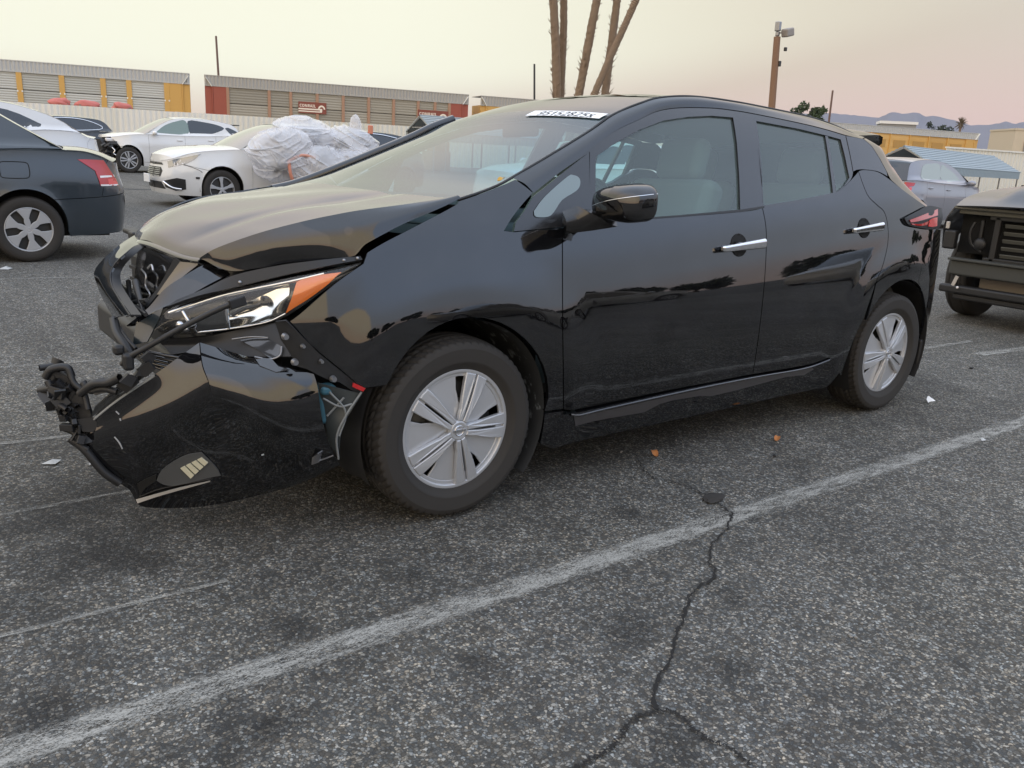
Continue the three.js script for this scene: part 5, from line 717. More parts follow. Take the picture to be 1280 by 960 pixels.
// white luxury crossover parked along the fence, its front corner smashed
{
  const c = makeCar({ name: 'damaged_white_crossover', label: 'white crossover in front of the fence with its front corner smashed open', pos: V(5.33, 0, -25.8), turn: 0, wb: 2.79, fo: 0.62, ro: 1.1, hw: 0.94, R: 0.375, rim: 0.255, paint: whiteA, noFront: true, wsMat: GX.ws, style: { n: 5, w0: 8, w1: 9, split: 6, a: 15 },
    top: [[-1.4, 0.98], [-0.55, 1.03], [0, 1.10], [0.5, 1.14], [1.4, 1.14], [2.2, 1.16], [2.9, 1.2], [3.4, 1.22], [3.7, 1.15], [4.6, 1.05]], roof: [[0.52, 1.14], [1.05, 1.45], [1.45, 1.63], [1.95, 1.68], [2.5, 1.67], [3.1, 1.59], [3.35, 1.5], [3.72, 1.2]], cuts: [2, 5], doors: [0.62, 1.68, 2.62], lean: 0.34, mirrorMat: whiteA,
    windows: [Object.assign([[0.85, 1.2], [1.15, 1.43], [1.5, 1.57], [1.78, 1.6], [1.8, 1.21]], { mat: GX.green }), [[1.86, 1.21], [1.84, 1.6], [2.3, 1.6], [2.8, 1.52], [2.95, 1.42], [2.6, 1.27], [2.3, 1.22]], [[2.98, 1.44], [3.1, 1.47], [3.4, 1.36], [3.62, 1.22], [3.2, 1.24]]],
    lamps: [{ name: 'tail_lamp', poly: [[3.45, 1.13], [3.8, 1.14], [3.8, 1.05], [3.55, 1.08]], mat: M.red, out: V(0.6, 0, 0.8) }], lines: [[[0.45, 0.33], [1.2, 0.31], [2.2, 0.36]]] });
  const s = []; for (let i = 0; i < 26; i++) { const g = rbox(0.06 + 0.16 * rnd(), 0.06 + 0.2 * rnd(), 0.05 + 0.1 * rnd(), 0.01, 0, 0, 0, 1); g.rotateZ(rnd() * 3); g.rotateX(rnd() * 3); s.push(g.translate(-0.38 - 0.28 * rnd(), 0.38 + 0.5 * rnd(), 0.35 + 0.5 * rnd())); }
  obj('smashed_corner', s, M.plastic, c.t); obj('exposed_frame', [box(0.25, 0.55, 1.4, -0.45, 0.65, -0.1)], M.gapBlack, c.t);
  obj('headlamp', [rbox(0.28, 0.1, 0.16, 0.03, -0.42, 0.93, 0.62)], M.lampWhite, c.t); obj('torn_chrome', [tube([V(-0.45, 0.72, 0.86), V(-0.38, 0.62, 0.9), V(-0.42, 0.55, 0.88), V(-0.36, 0.5, 0.9)], 0.02, 12, 6)], M.chrome, c.t);
  obj('roof_spoiler', [rbox(0.2, 0.03, 1.2, 0.012, 3.4, 1.56, 0)], M.plastic, c.t);
}
// white sedan in front of it, its middle wrapped in plastic
{
  const wb = 2.68, c = makeCar({ name: 'white_sedan', label: 'white sedan with five-spoke wheel, its doors wrapped under the plastic bags', pos: V(3.66, 0, -12.88), wb, fo: 0.92, ro: 0.95, hw: 0.895, R: 0.328, rim: 0.215, paint: whiteA, wsMat: GX.ws, style: { n: 5, w0: 10, w1: 11, split: 0, a: 4 }, sill: 0.2,
    top: [[-1.75, 0.72], [-1.08, 0.80], [-0.6, 0.91], [0, 0.985], [0.4, 1.01], [1.4, 1.02], [2.4, 1.04], [3.0, 1.06], [3.5, 1.03], [4.3, 0.95]], roof: [[0.36, 1.01], [0.85, 1.29], [1.25, 1.44], [1.7, 1.48], [2.1, 1.46], [2.5, 1.37], [2.8, 1.2], [3.05, 1.06]], cuts: [2, 5], doors: [0.55, 1.5, 2.4], mirrorMat: whiteA,
    windows: [[[0.8, 1.06], [0.95, 1.26], [1.3, 1.4], [1.46, 1.41], [1.5, 1.07]], [[1.56, 1.07], [1.54, 1.41], [1.9, 1.4], [2.3, 1.3], [2.45, 1.09]]],
    lamps: [{ name: 'headlamp', poly: [[-1.16, 0.765], [-0.98, 0.80], [-0.62, 0.865], [-0.35, 0.91], [-0.52, 0.80], [-0.72, 0.73], [-1.12, 0.655]], mat: phys([0.32, 0.33, 0.34], 0.12, { clearcoat: 1, metalness: 0.5 }), out: V(-0.6, 0, 0.8) }, { name: 'lamp_reflector', poly: [[-0.98, 0.76], [-0.82, 0.80], [-0.7, 0.79], [-0.76, 0.73], [-0.96, 0.68]], mat: M.lampWhite, out: V(-0.6, 0, 0.8) }, { name: 'grille', poly: [[-1.72, 0.66], [-1.36, 0.66], [-1.27, 0.60], [-1.32, 0.51], [-1.72, 0.49]], mat: M.plastic, out: V(-0.9, 0, 0.4) }, { name: 'upper_grille', poly: [[-1.72, 0.735], [-1.34, 0.735], [-1.28, 0.695], [-1.72, 0.69]], mat: M.plastic, out: V(-0.9, 0, 0.4) }, { name: 'fog_recess', poly: [[-1.22, 0.44], [-0.9, 0.50], [-0.72, 0.48], [-0.72, 0.31], [-0.95, 0.28], [-1.2, 0.33]], mat: M.plastic, out: V(-0.7, 0, 0.6) }, { name: 'lower_grille', poly: [[-1.72, 0.42], [-1.3, 0.42], [-1.2, 0.3], [-1.72, 0.3]], mat: M.plastic, out: V(-0.9, 0, 0.4) }, { name: 'side_marker', poly: [[-0.5, 0.53], [-0.41, 0.53], [-0.41, 0.49], [-0.5, 0.49]], mat: M.plastic }],
    lines: [[[-0.76, 0.715], [-0.6, 0.69], [-0.42, 0.64], [-0.36, 0.6]]] });
  for (let i = 0; i < 5; i++) obj('grille_bar', [-1, 1].map(s => tube(resample([[-1.72, 0.51 + i * 0.031], [-1.34, 0.51 + i * 0.031]], 12).map(([a, b]) => { const p = c.F(a, b); return V(p.x - 0.012, p.y, p.z * s); }), 0.007, 12, 4)), M.chrome, c.t);
  obj('number_plate', rbox(0.02, 0.14, 0.32, 0.005, -1.01, 0.46, 0.0), M.paper, c.t);
  obj('fog_trim', tube([[-1.22, 0.42], [-1.0, 0.33], [-0.8, 0.31]].map(([a, b]) => c.F(a, b).add(V(-0.015, 0, 0.012))), 0.02, 12, 6), M.chrome, c.t);
  const s = []; for (let i = 0; i < 16; i++) { const g = rbox(0.08 + 0.2 * rnd(), 0.06 + 0.12 * rnd(), 0.1, 0.015, 0, 0, 0, 1); g.rotateZ(rnd() * 3); s.push(g.translate(0.95 + 0.5 * rnd(), 0.5 + 0.32 * rnd(), 0.86 + 0.06 * rnd())); } obj('torn_door_innards', s, M.plastic, c.t);
}
// more of the row, seen in part or through the glass
makeCar({ name: 'dark_hatchback', label: 'dark hatchback roof with pale trim showing behind the plastic bags', pos: V(7.0, 0, -16.9), wb: 2.65, fo: 0.9, ro: 0.8, hw: 0.88, R: 0.33, rim: 0.22, paint: navy, style: { n: 5, w0: 9, w1: 10, split: 0, a: 0, m: M.plastic }, top: [[-1.7, 0.75], [-0.8, 0.88], [0.3, 1.0], [1.5, 1.03], [2.4, 1.06], [3.0, 1.08], [3.4, 1.04], [4.2, 1.0]], roof: [[0.3, 1.0], [0.9, 1.32], [1.3, 1.46], [1.8, 1.5], [2.3, 1.48], [2.8, 1.41], [3.0, 1.3], [3.25, 1.07]], cuts: [2, 5], doors: [0.5, 1.5, 2.4], windows: [[[0.7, 1.07], [1.0, 1.3], [1.4, 1.4], [1.5, 1.09]], [[1.56, 1.09], [1.5, 1.41], [2.0, 1.42], [2.5, 1.35], [2.7, 1.14]]], trim: [[[0.72, 1.1], [1.0, 1.32], [1.4, 1.43], [2.0, 1.45], [2.5, 1.38]]], trimR: 0.016 });
makeCar({ name: 'white_hatchback', label: 'white hatchback seen through the windows of the black car', pos: V(7.7, 0, -8.6), wb: 2.6, fo: 0.85, ro: 0.75, hw: 0.87, R: 0.31, rim: 0.21, paint: whiteA, style: { n: 5, w0: 9, w1: 10, split: 0, a: 0 }, wsMat: GX.ws, top: [[-1.7, 0.75], [-0.8, 0.88], [0.3, 1.0], [1.5, 1.03], [2.4, 1.06], [3.0, 1.08], [3.4, 1.04], [4.2, 1.0]], roof: [[0.3, 1.0], [0.9, 1.32], [1.3, 1.46], [1.8, 1.5], [2.3, 1.48], [2.8, 1.41], [3.0, 1.3], [3.25, 1.07]], cuts: [2, 5], doors: [0.5, 1.5, 2.4], windows: [[[0.7, 1.07], [1.0, 1.3], [1.4, 1.4], [1.5, 1.09]], [[1.56, 1.09], [1.5, 1.41], [2.0, 1.42], [2.5, 1.35], [2.7, 1.14]]] });
{ // silver hatchback seen from behind on the right
  const p = atD(1165, 262, 19.5);
  makeCar({ name: 'silver_hatchback', label: 'silver hatchback on the right seen from behind with its red tail lamp', pos: V(19.9, 0, -7.7), turn: Math.PI, wb: 2.5, fo: 0.85, ro: 0.66, hw: 0.84, R: 0.3, rim: 0.2, paint: silverPaint, style: { n: 5, w0: 9, w1: 10, split: 0, a: 0 }, wsMat: GX.ws,
    top: [[-1.7, 0.75], [-0.8, 0.86], [0.1, 1.0], [1.2, 1.02], [2.1, 1.05], [2.6, 1.07], [3.0, 1.06], [3.9, 1.0]], roof: [[0.05, 1.0], [0.6, 1.28], [1.05, 1.45], [1.6, 1.52], [2.2, 1.52], [2.75, 1.46], [2.9, 1.36], [3.05, 1.06]], cuts: [2, 5], doors: [0.45, 1.4, 2.2], lean: 0.25,
    windows: [Object.assign([[0.55, 1.07], [0.85, 1.26], [1.2, 1.39], [1.42, 1.43], [1.45, 1.08]], { mat: GX.pale }), Object.assign([[1.52, 1.08], [1.5, 1.44], [1.9, 1.45], [2.2, 1.42], [2.35, 1.3], [2.35, 1.1]], { mat: GX.pale })],
    lamps: [{ name: 'tail_lamp', poly: [[2.72, 1.02], [3.12, 1.03], [3.18, 0.84], [3.1, 0.72], [2.98, 0.72], [2.98, 0.92], [2.78, 0.95]], mat: M.red, out: V(0.6, 0, 0.8) }, { name: 'tail_lamp_lens', poly: [[2.86, 0.925], [2.97, 0.92], [2.98, 0.74], [2.93, 0.74]], mat: M.redLight, out: V(0.6, 0, 0.8) }] });
}
// front of a dark truck on the right, its grille and bumper gone
{
  const t = thing('stripped_pickup', 'dark pickup on the right with grille and bumper stripped off', 'pickup truck', V(5.95, 0, 0.36)), hw = 0.98;
  const gun = phys([0.016, 0.015, 0.017], 0.4, { clearcoat: 0.7, clearcoatRoughness: 0.12 }), dust = std([0.13, 0.125, 0.105], 0.75), duct = std([0.085, 0.085, 0.075], 0.7);
  const hoodE = [V(0.0, 0.985, 0.86), V(0.25, 1.06, 0.89), V(0.7, 1.12, 0.91), V(1.4, 1.17, 0.92)];
  obj('hood', across(hoodE, (k, u) => [-0.10 * (1 - k * k), 0.03 * (1 - k * k) + 0.07 * sst(0.72, 0.5, Math.abs(k)) * sst(0.02, 0.25, u), 0], 48, 24, 0.012), gun, t);
  for (const s of [1, -1]) { const r = [[V(0.02, 0.97, 0.87), V(0.4, 1.05, 0.93), V(0.9, 1.1, 0.95), V(1.5, 1.14, 0.95)], [V(0.0, 0.84, 0.92), V(0.4, 0.86, 0.985), V(0.9, 0.9, 0.99), V(1.5, 0.9, 0.99)], [V(0.05, 0.62, 0.93), V(0.35, 0.7, 0.985), V(0.9, 0.86, 0.985), V(1.5, 0.6, 0.98)]]; const g = patch(r, 20, 12, 0.008); obj('front_fender', s > 0 ? g : mirrorZ(g), gun, t); }
  const A = [V(1.42, 1.17, 0.86), V(1.75, 1.5, 0.76), V(2.05, 1.76, 0.68)]; obj('windshield', across(A, (k, u) => [-0.14 * (1 - k * k), 0.02 * (1 - k * k), 0], 16, 10), GX.ws, t);
  obj('cab_roof', across([V(2.05, 1.76, 0.68), V(2.6, 1.84, 0.68), V(3.6, 1.84, 0.68)], (k, u) => [0, 0.03 * (1 - k * k), 0], 12, 10, 0.02), gun, t);
  obj('windshield_frame', [[1, 0], [-1, 0]].map(([s]) => tube([V(1.38, 1.15, 0.89 * s), V(1.75, 1.49, 0.79 * s), V(2.05, 1.76, 0.71 * s)], 0.035, 12, 6)), gun, t);
  obj('cab_side', [box(2.2, 0.75, 0.04, 2.55, 0.8, 0.96), box(2.2, 0.75, 0.04, 2.55, 0.8, -0.96), box(0.05, 0.6, 1.4, 3.6, 1.45, 0), box(2.0, 0.6, 0.04, 5.0, 0.85, 0.96), box(2.0, 0.6, 0.04, 5.0, 0.85, -0.96), box(0.05, 0.6, 1.9, 6.0, 0.85, 0)], gun, t);
  const R = t; obj('radiator', [box(0.05, 0.42, 1.3, 0.22, 0.72, 0.0)], M.gapBlack, R);
  for (let i = 0; i < 5; i++) for (const s of [1, -1]) obj('shutter_slat', rbox(0.012, 0.034, 0.44, 0.004, 0, 0, 0, 2).rotateZ(0.5).translate(0.12, 0.60 + i * 0.062, s * 0.26), duct, R);
  obj('shutter_frame', [rbox(0.06, 0.36, 0.06, 0.012, 0.1, 0.72, 0), rbox(0.05, 0.04, 1.2, 0.01, 0.11, 0.905, 0), rbox(0.05, 0.045, 1.2, 0.01, 0.11, 0.555, 0), rbox(0.05, 0.38, 0.05, 0.01, 0.11, 0.73, 0.53), rbox(0.05, 0.38, 0.05, 0.01, 0.11, 0.73, -0.53), rbox(0.12, 0.05, 0.14, 0.015, 0.06, 0.58, 0)], M.plastic, R);
  obj('upper_crossmember', [rbox(0.09, 0.05, 1.7, 0.012, 0.1, 0.945, 0), rbox(0.12, 0.025, 1.74, 0.008, 0.06, 0.972, 0)], dust, R);
  for (const s of [-0.72, 0.72]) obj('lamp_opening', box(0.05, 0.34, 0.28, 0.2, 0.76, s), M.gapBlack, R);
  obj('horn', [new THREE.SphereGeometry(0.055, 14, 10).scale(0.6, 1, 1).translate(0.08, 0.68, -0.64), rbox(0.04, 0.2, 0.03, 0.01, 0.12, 0.78, -0.66), tube([V(0.06, 0.86, -0.7), V(0.05, 0.78, -0.72), V(0.06, 0.68, -0.7), V(0.08, 0.62, -0.62)], 0.012, 14, 6)], M.plastic, R);
  obj('crash_beam', [rbox(0.1, 0.13, 1.62, 0.02, 0.02, 0.475, 0), rbox(0.12, 0.02, 1.64, 0.006, 0.0, 0.545, 0)], std([0.05, 0.052, 0.048], 0.6), R);
  obj('lower_duct', [rbox(0.04, 0.10, 1.3, 0.01, 0.14, 0.36, 0.05)], std([0.2, 0.17, 0.14], 0.7), R);
  obj('lower_beam', [rbox(0.1, 0.07, 1.74, 0.02, 0.02, 0.29, 0), rbox(0.2, 0.05, 1.5, 0.015, 0.1, 0.23, 0)], M.plastic, R);
  obj('side_bracket', [rbox(0.05, 0.3, 0.05, 0.01, 0.05, 0.40, -0.78), rbox(0.05, 0.3, 0.05, 0.01, 0.05, 0.40, 0.78), rbox(0.08, 0.16, 0.1, 0.02, 0.02, 0.70, -0.86)], M.plastic, R);
  obj('bent_tab', [rbox(0.01, 0.09, 0.03, 0.003).rotateX(0.3).translate(-0.02, 0.36, -0.74), rbox(0.02, 0.06, 0.03, 0.006, -0.03, 0.82, -0.88)], std([0.45, 0.42, 0.38], 0.5), R);
  obj('marker_bulb', new THREE.SphereGeometry(0.012, 8, 6).translate(-0.04, 0.31, -0.70), M.lampWhite, R);
  obj('chassis', [box(5.6, 0.25, 1.2, 3.1, 0.5, 0), box(0.6, 0.3, 1.5, 0.6, 0.75, 0)], M.gapBlack, t);
  for (const [x, s] of [[0.62, 1], [0.62, -1], [4.3, 1], [4.3, -1]]) carWheel(t, x, s * 0.86, 0.39, 0.24, { n: 5, w0: 9, w1: 10, split: 0, a: 0 }, s);
}
// clear plastic bags bundled over the white sedan ----------------------------
{
  const bag = phys([0.9, 0.9, 0.915], 0.2, { transmission: 0.64, thickness: 0, ior: 1.35, clearcoat: 0.5, clearcoatRoughness: 0.2 }), t = thing('plastic_wrap', 'bundled clear plastic sheeting heaped over the doors of the white sedan', 'plastic sheeting', V(5.2, 0.5, -11.9));
  const ridge = (v, w) => Math.pow(1 - Math.min(1, Math.abs(v) / w), 2);
  const lump = (cx, cy, cz, rx, ry, rz, s, tilt) => { const g = mergeVertices(new THREE.IcosahedronGeometry(1, 56).deleteAttribute('uv').deleteAttribute('normal')), p = g.attributes.position; for (let i = 0; i < p.count; i++) { const x = p.getX(i), y = p.getY(i), z = p.getZ(i), a = x * Math.cos(tilt) + y * Math.sin(tilt), b = -x * Math.sin(tilt) + y * Math.cos(tilt), wv = fbm(a * 1.1 + s, b * 1.6 + z, 81, 2), f1 = fbm(a * 1.3 + s * 3 + wv, b * 4.5 + z * 1.4, 83, 2) - 0.5, f2 = fbm(b * 1.8 + s * 7, a * 6 + z * 2 + wv * 2, 87, 2) - 0.5; const k = 0.92 + 0.30 * (wv - 0.5) + 0.06 * ridge(f1, 0.16) + 0.03 * ridge(f2, 0.12) + 0.01 * (noise2(a * 14, b * 9 + z * 5, 7) - 0.5); p.setXYZ(i, cx + x * rx * k, cy + y * ry * k, cz + z * rz * k); } g.computeVertexNormals(); return g; };
  obj('plastic_bag', lump(-0.55, 0.46, 0.22, 0.68, 0.46, 0.45, 1, 0.6), bag, t); obj('plastic_bag', lump(-0.05, 0.74, -0.15, 0.66, 0.42, 0.5, 2, 0.1), bag, t); obj('plastic_bag', lump(0.1, 0.22, 0.42, 0.66, 0.44, 0.4, 3, -0.7), bag, t); obj('plastic_bag', lump(0.88, 0.60, -0.1, 0.70, 0.44, 0.5, 4, -0.5), bag, t); obj('plastic_bag', lump(0.72, 0.26, 0.3, 0.6, 0.36, 0.42, 5, 0.9), bag, t);
  obj('knotted_end', lump(1.0, 1.03, -0.1, 0.12, 0.2, 0.12, 9, 0.3), bag, t);
  obj('wrapped_parts', [rbox(0.6, 0.3, 0.3, 0.1, 0.55, 0.42, 0.12), rbox(0.5, 0.26, 0.3, 0.1, -0.35, 0.35, 0.1), rbox(0.7, 0.2, 0.3, 0.08, 0.3, 0.75, -0.2)], std([0.3, 0.32, 0.36], 0.7), t);
  obj('orange_strap', tube([V(-0.62, 0.38, 0.60), V(-0.6, 0.15, 0.62), V(-0.5, -0.05, 0.56)], 0.03, 12, 6), std([0.62, 0.25, 0.17], 0.6), t); obj('orange_strap', tube([V(-0.62, 0.36, 0.6), V(-0.4, 0.47, 0.62), V(-0.15, 0.44, 0.64)], 0.028, 12, 6), std([0.62, 0.3, 0.22], 0.6), t); obj('orange_label', rbox(0.1, 0.16, 0.05, 0.02, 1.26, 0.98, 0.0), std([0.6, 0.22, 0.13], 0.6), t);
}
// ------------------------------------------------------------------ fence, railcars, carports, poles, palms, hills
const RAIL_DIR = V(0.9524, 0, 0.3050), RAIL_TURN = -Math.atan2(0.305, 0.9524);
const corr = (w, h, n, amp, vertical, depth = 0.02) => { const pos = [], idx = [], N = n * 4; for (let i = 0; i <= N; i++) { const u = i / N, o = [0, amp, amp, 0][i % 4]; for (const v of [0, 1]) vertical ? pos.push((u - 0.5) * w, v * h, o) : pos.push((v - 0.5) * w, u * h, o); } for (let i = 0; i < N; i++) vertical ? idx.push(2 * i, 2 * i + 2, 2 * i + 1, 2 * i + 1, 2 * i + 2, 2 * i + 3) : idx.push(2 * i, 2 * i + 1, 2 * i + 2, 2 * i + 1, 2 * i + 3, 2 * i + 2); const g = geo(pos, idx, new Array(pos.length / 3 * 2).fill(0)).toNonIndexed(); g.computeVertexNormals(); g.setIndex(Array.from({ length: g.attributes.position.count }, (_, i) => i)); return g; };
{ // white corrugated fence, one sheet after another
  const t = thing('sheet_metal_fence', 'long white corrugated metal fence between the parked cars and the train', 'fence', V(18.6, 0, -49.15), RAIL_TURN), sheet = corr(3.0, 2.4, 10, 0.05, true), ms = [0, 1, 2].map(i => std([0.80 - 0.05 * i, 0.78 - 0.05 * i, 0.71 - 0.06 * i], 0.55));
  for (let i = -14; i < 24; i++) { const m = obj('fence_sheet', sheet, ms[Math.floor(hash(i, 3) * 3)], t); m.position.set(i * 3.0, 0.02 * (hash(i, 8) - 0.5), 0); }
  obj('fence_rail', [box(114, 0.06, 0.06, 15, 0.4, -0.06), box(114, 0.06, 0.06, 15, 2.0, -0.06)], M.steel, t);
  const t2 = thing('sheet_metal_fence', 'white corrugated metal wall behind the carport on the right', 'fence', V(59.3, 0, -24.2), RAIL_TURN); for (let i = -1; i < 8; i++) { const m = obj('fence_sheet', sheet, ms[Math.floor(hash(i, 4) * 3)], t2); m.position.set(i * 3.0, 0, 0); m.scale.y = 1.2; }
  obj('fence_cap', box(27, 0.1, 0.2, 9, 2.9, 0), ms[0], t2);
}
{ // autorack railcars
  const O = V(23.97, 0, -76.4);                                 // the gap between the first two cars
  const at = s => O.clone().addScaledVector(RAIL_DIR, s);
  const greyPanel = [std([0.50, 0.49, 0.43], 0.5, 0.2), std([0.44, 0.44, 0.40], 0.5, 0.2), std([0.53, 0.53, 0.49], 0.5, 0.2)], tanPanel = [std([0.36, 0.325, 0.255], 0.6, 0.1), std([0.32, 0.29, 0.23], 0.6, 0.1), std([0.39, 0.355, 0.285], 0.6, 0.1)], yel = std([0.66, 0.38, 0.10], 0.55), yelPanel = [std([0.66, 0.38, 0.10], 0.55), std([0.60, 0.35, 0.10], 0.55), std([0.70, 0.42, 0.13], 0.55)], rust = std([0.33, 0.11, 0.07], 0.65), rustDoor = std([0.36, 0.09, 0.055], 0.6), roofM = std([0.50, 0.50, 0.48], 0.5, 0.2), roofB = std([0.42, 0.40, 0.36], 0.55, 0.1), postTan = std([0.42, 0.24, 0.15], 0.6), dot = std([0.8, 0.78, 0.7], 0.6), hole = std([0.48, 0.27, 0.07], 0.6);
  const car = (name, label, s0, s1, o) => {
    const L = s1 - s0, t = thing(name, label, 'railcar', at((s0 + s1) / 2), RAIL_TURN, undefined), y0 = 1.2, y1 = o.y1 ?? 5.35, top = 6.2, dw = o.dw ?? 1.9, X = x => x - L / 2;
    obj('roof', [corr(L, top - y1, Math.round(L / 0.3), 0.05, true).translate(0, y1, 0.02), box(L, 0.05, 3.0, 0, top, -1.5), box(L, 0.07, 0.1, 0, top - 0.0, 0.03), box(L, 0.08, 0.12, 0, y1, 0.05)], o.roof, t);
    obj('inside', box(L - 0.2, y1 - y0, 2.6, 0, (y0 + y1) / 2, -1.5), M.gapBlack, t);
    obj('underframe', [box(L, 0.4, 2.8, 0, 1.0, -1.4), ...[-1, 1].flatMap(s => [-0.9, 0.9].map(d => new THREE.CylinderGeometry(0.42, 0.42, 0.14, 20).rotateX(Math.PI / 2).translate(s * (L / 2 - 3) + d, 0.42, -0.4)))], M.darkMetal, t);
    const xs = [dw]; for (const b of o.bays) xs.push(xs[xs.length - 1] + b * (L - 2 * dw) / o.bays.reduce((a, c) => a + c, 0));
    const rows = o.rows, rh = (y1 - y0) / rows, pw = 0.42;
    for (let i = 0; i + 1 < xs.length; i++) for (let r = 0; r < rows; r++) { const w = xs[i + 1] - xs[i] - 0.1, m = obj('side_panel', corr(w, rh - 0.05, o.ribs + 1, 0.018, false), o.panel[Math.floor(hash(i, r, s0) * 3)], t); m.position.set(X((xs[i] + xs[i + 1]) / 2), y0 + r * rh + 0.025, -0.02); if (o.vents) for (const vy of [0.27, 0.73]) obj('vent_mesh', box(w * 0.62, rh * 0.2, 0.03, 0, rh * vy, 0.03), hole, m); }
    for (let i = 0; i < xs.length; i++) { const p = obj('side_post', rbox(o.pw ?? pw, y1 - y0, 0.14, 0.02, X(xs[i]), (y0 + y1) / 2, 0.03, 2), o.post, t); if (o.dots) for (const dy of [0.36, 0.64]) for (const s of [-1, 1]) obj('marker_plate', box(0.1, 0.14, 0.02, X(xs[i]) + s * 0.17, lerp(y0, y1, dy), 0.11), dot, p); }
    for (const s of [-1, 1]) { obj('end_door', [rbox(dw * 0.6, y1 - y0, 0.1, 0.02, s * (L / 2 - dw * 0.66), (y0 + y1) / 2, 0.02, 2), rbox(dw * 0.3, y1 - y0, 0.1, 0.02, s * (L / 2 - dw * 0.16), (y0 + y1) / 2, -0.06, 2), rbox(0.1, y1 - y0, 0.14, 0.02, s * (L / 2 - dw * 0.33), (y0 + y1) / 2, 0.04, 2)], o.door, t); obj('end_shroud', [rbox(0.06, 0.9, 0.3, 0.02).rotateZ(s * -0.6).translate(s * (L / 2 - 0.35), y1 + 0.3, 0.1)], dot, t); }
    for (const s of [-1, 1]) obj('end_wall', box(0.08, y1 - y0, 2.75, s * (L / 2 - 0.06), (y0 + y1) / 2, -1.5), o.door, t);
    return { t, X, xs, y0, y1 };
  };
  car('grey_railcar', 'grey slatted railcar with yellow posts at the left end of the train', -25, -0.6, { roof: roofM, panel: greyPanel, post: yel, door: yel, bays: [1, 1, 1, 1, 1, 0.64, 0.95], rows: 3, ribs: 6, dots: true });
  const c2 = car('rusty_railcar', 'long tan railcar with rust-red posts and end doors and brown name plates', 0.6, 24.6, { roof: roofB, panel: tanPanel, post: postTan, pw: 0.26, door: rustDoor, bays: [1.5, 0.8, 1, 1, 1, 1, 1, 0.7, 0.6], rows: 3, ribs: 5 });
  const sign = (x, y, w, h, txt) => { const c = document.createElement('canvas'); c.width = 256; c.height = 96; const q = c.getContext('2d'); q.fillStyle = '#8a4a3a'; q.fillRect(0, 0, 256, 96); q.fillStyle = '#f2e6d2'; q.font = 'bold 34px sans-serif'; q.fillText(txt, 10, 44); q.fillRect(0, 54, 200, 12); q.fillRect(0, 74, 215, 10); q.strokeStyle = '#f2e6d2'; q.lineWidth = 14; q.beginPath(); q.arc(212, 56, 26, Math.PI, 2 * Math.PI); q.stroke(); q.fillRect(196, 52, 22, 22); const tx = new THREE.CanvasTexture(c); tx.colorSpace = THREE.SRGBColorSpace; const m = new THREE.PlaneGeometry(w, h); obj('name_plate', m.translate(x, y, 0.12), new THREE.MeshStandardMaterial({ map: tx, roughness: 0.6 }), c2.t); };
  sign(c2.X(9.2), 4.05, 2.5, 1.0, 'CONRAIL'); sign(c2.X(20.5), 4.0, 3.0, 1.1, 'CONRAIL');
  car('yellow_railcar', 'railcar with yellow end door behind the palm trunks', 25.8, 50, { roof: roofB, panel: greyPanel, post: yel, door: yel, bays: [1, 1, 1, 1, 1, 1, 1], rows: 3, ribs: 5 });
  const c4 = car('yellow_panel_railcar', 'yellow panelled railcar with grey roof above the carport on the right', 51, 89.2, { roof: roofM, y1: 5.5, panel: yelPanel, post: yel, pw: 0.16, door: yel, bays: [1, 1, 1, 1, 1, 1, 1, 1, 1, 1, 1, 1], rows: 1, ribs: 4, vents: true });
  { const c = document.createElement('canvas'); c.width = 256; c.height = 64; const q = c.getContext('2d'); q.fillStyle = '#e2b56c'; q.fillRect(0, 0, 256, 64); q.fillStyle = '#f3e8d4'; q.fillRect(14, 6, 226, 46); q.fillStyle = '#40362c'; for (const [x, y, w, h] of [[18, 10, 10, 34], [60, 22, 18, 22], [104, 18, 14, 8], [112, 34, 12, 10], [152, 16, 10, 26], [196, 24, 14, 14], [222, 8, 10, 36]]) q.fillRect(x, y, w, h); const tx = new THREE.CanvasTexture(c); tx.colorSpace = THREE.SRGBColorSpace; obj('reporting_mark', new THREE.PlaneGeometry(4.2, 1.0).translate(c4.X(30.6), 3.4, 0.12), new THREE.MeshStandardMaterial({ map: tx, roughness: 0.6 }), c4.t); }
  // trackbed
  struct('railway_embankment', new THREE.BoxGeometry(400, 0.5, 6).rotateY(RAIL_TURN).translate(at(30).x, 0.2, at(30).z - 1.5), std([0.16, 0.14, 0.12], 0.95));
}
for (const [px, py, s, lab] of [[74, 128.5, 1, 'red tarpaulin heap topping the fence, leftmost of the three'], [109, 131, 1.2, 'red tarpaulin heap topping the fence, middle of the three'], [153, 134.2, 1, 'red tarpaulin heap topping the fence, rightmost of the three']]) { const p = atD(px, py, 58); const g = new THREE.SphereGeometry(1, 24, 14), q = g.attributes.position; for (let i = 0; i < q.count; i++) { const k = 0.7 + 0.7 * fbm(q.getX(i) * 2 + px, q.getY(i) * 2 + q.getZ(i), 5); q.setXYZ(i, q.getX(i) * 0.55 * s * k, q.getY(i) * 0.28 * k, q.getZ(i) * 0.4 * k); } g.computeVertexNormals(); const t = thing('tarpaulin_heap', lab, 'tarpaulin', V(p.x, 0, p.z)); obj('tarpaulin', g.translate(0, p.y, 0), std([0.55, 0.16, 0.13], 0.7), t); obj('stacked_pallets', box(0.8 * s, p.y, 0.6, 0, p.y / 2, 0), std([0.25, 0.2, 0.15], 0.8), t); }
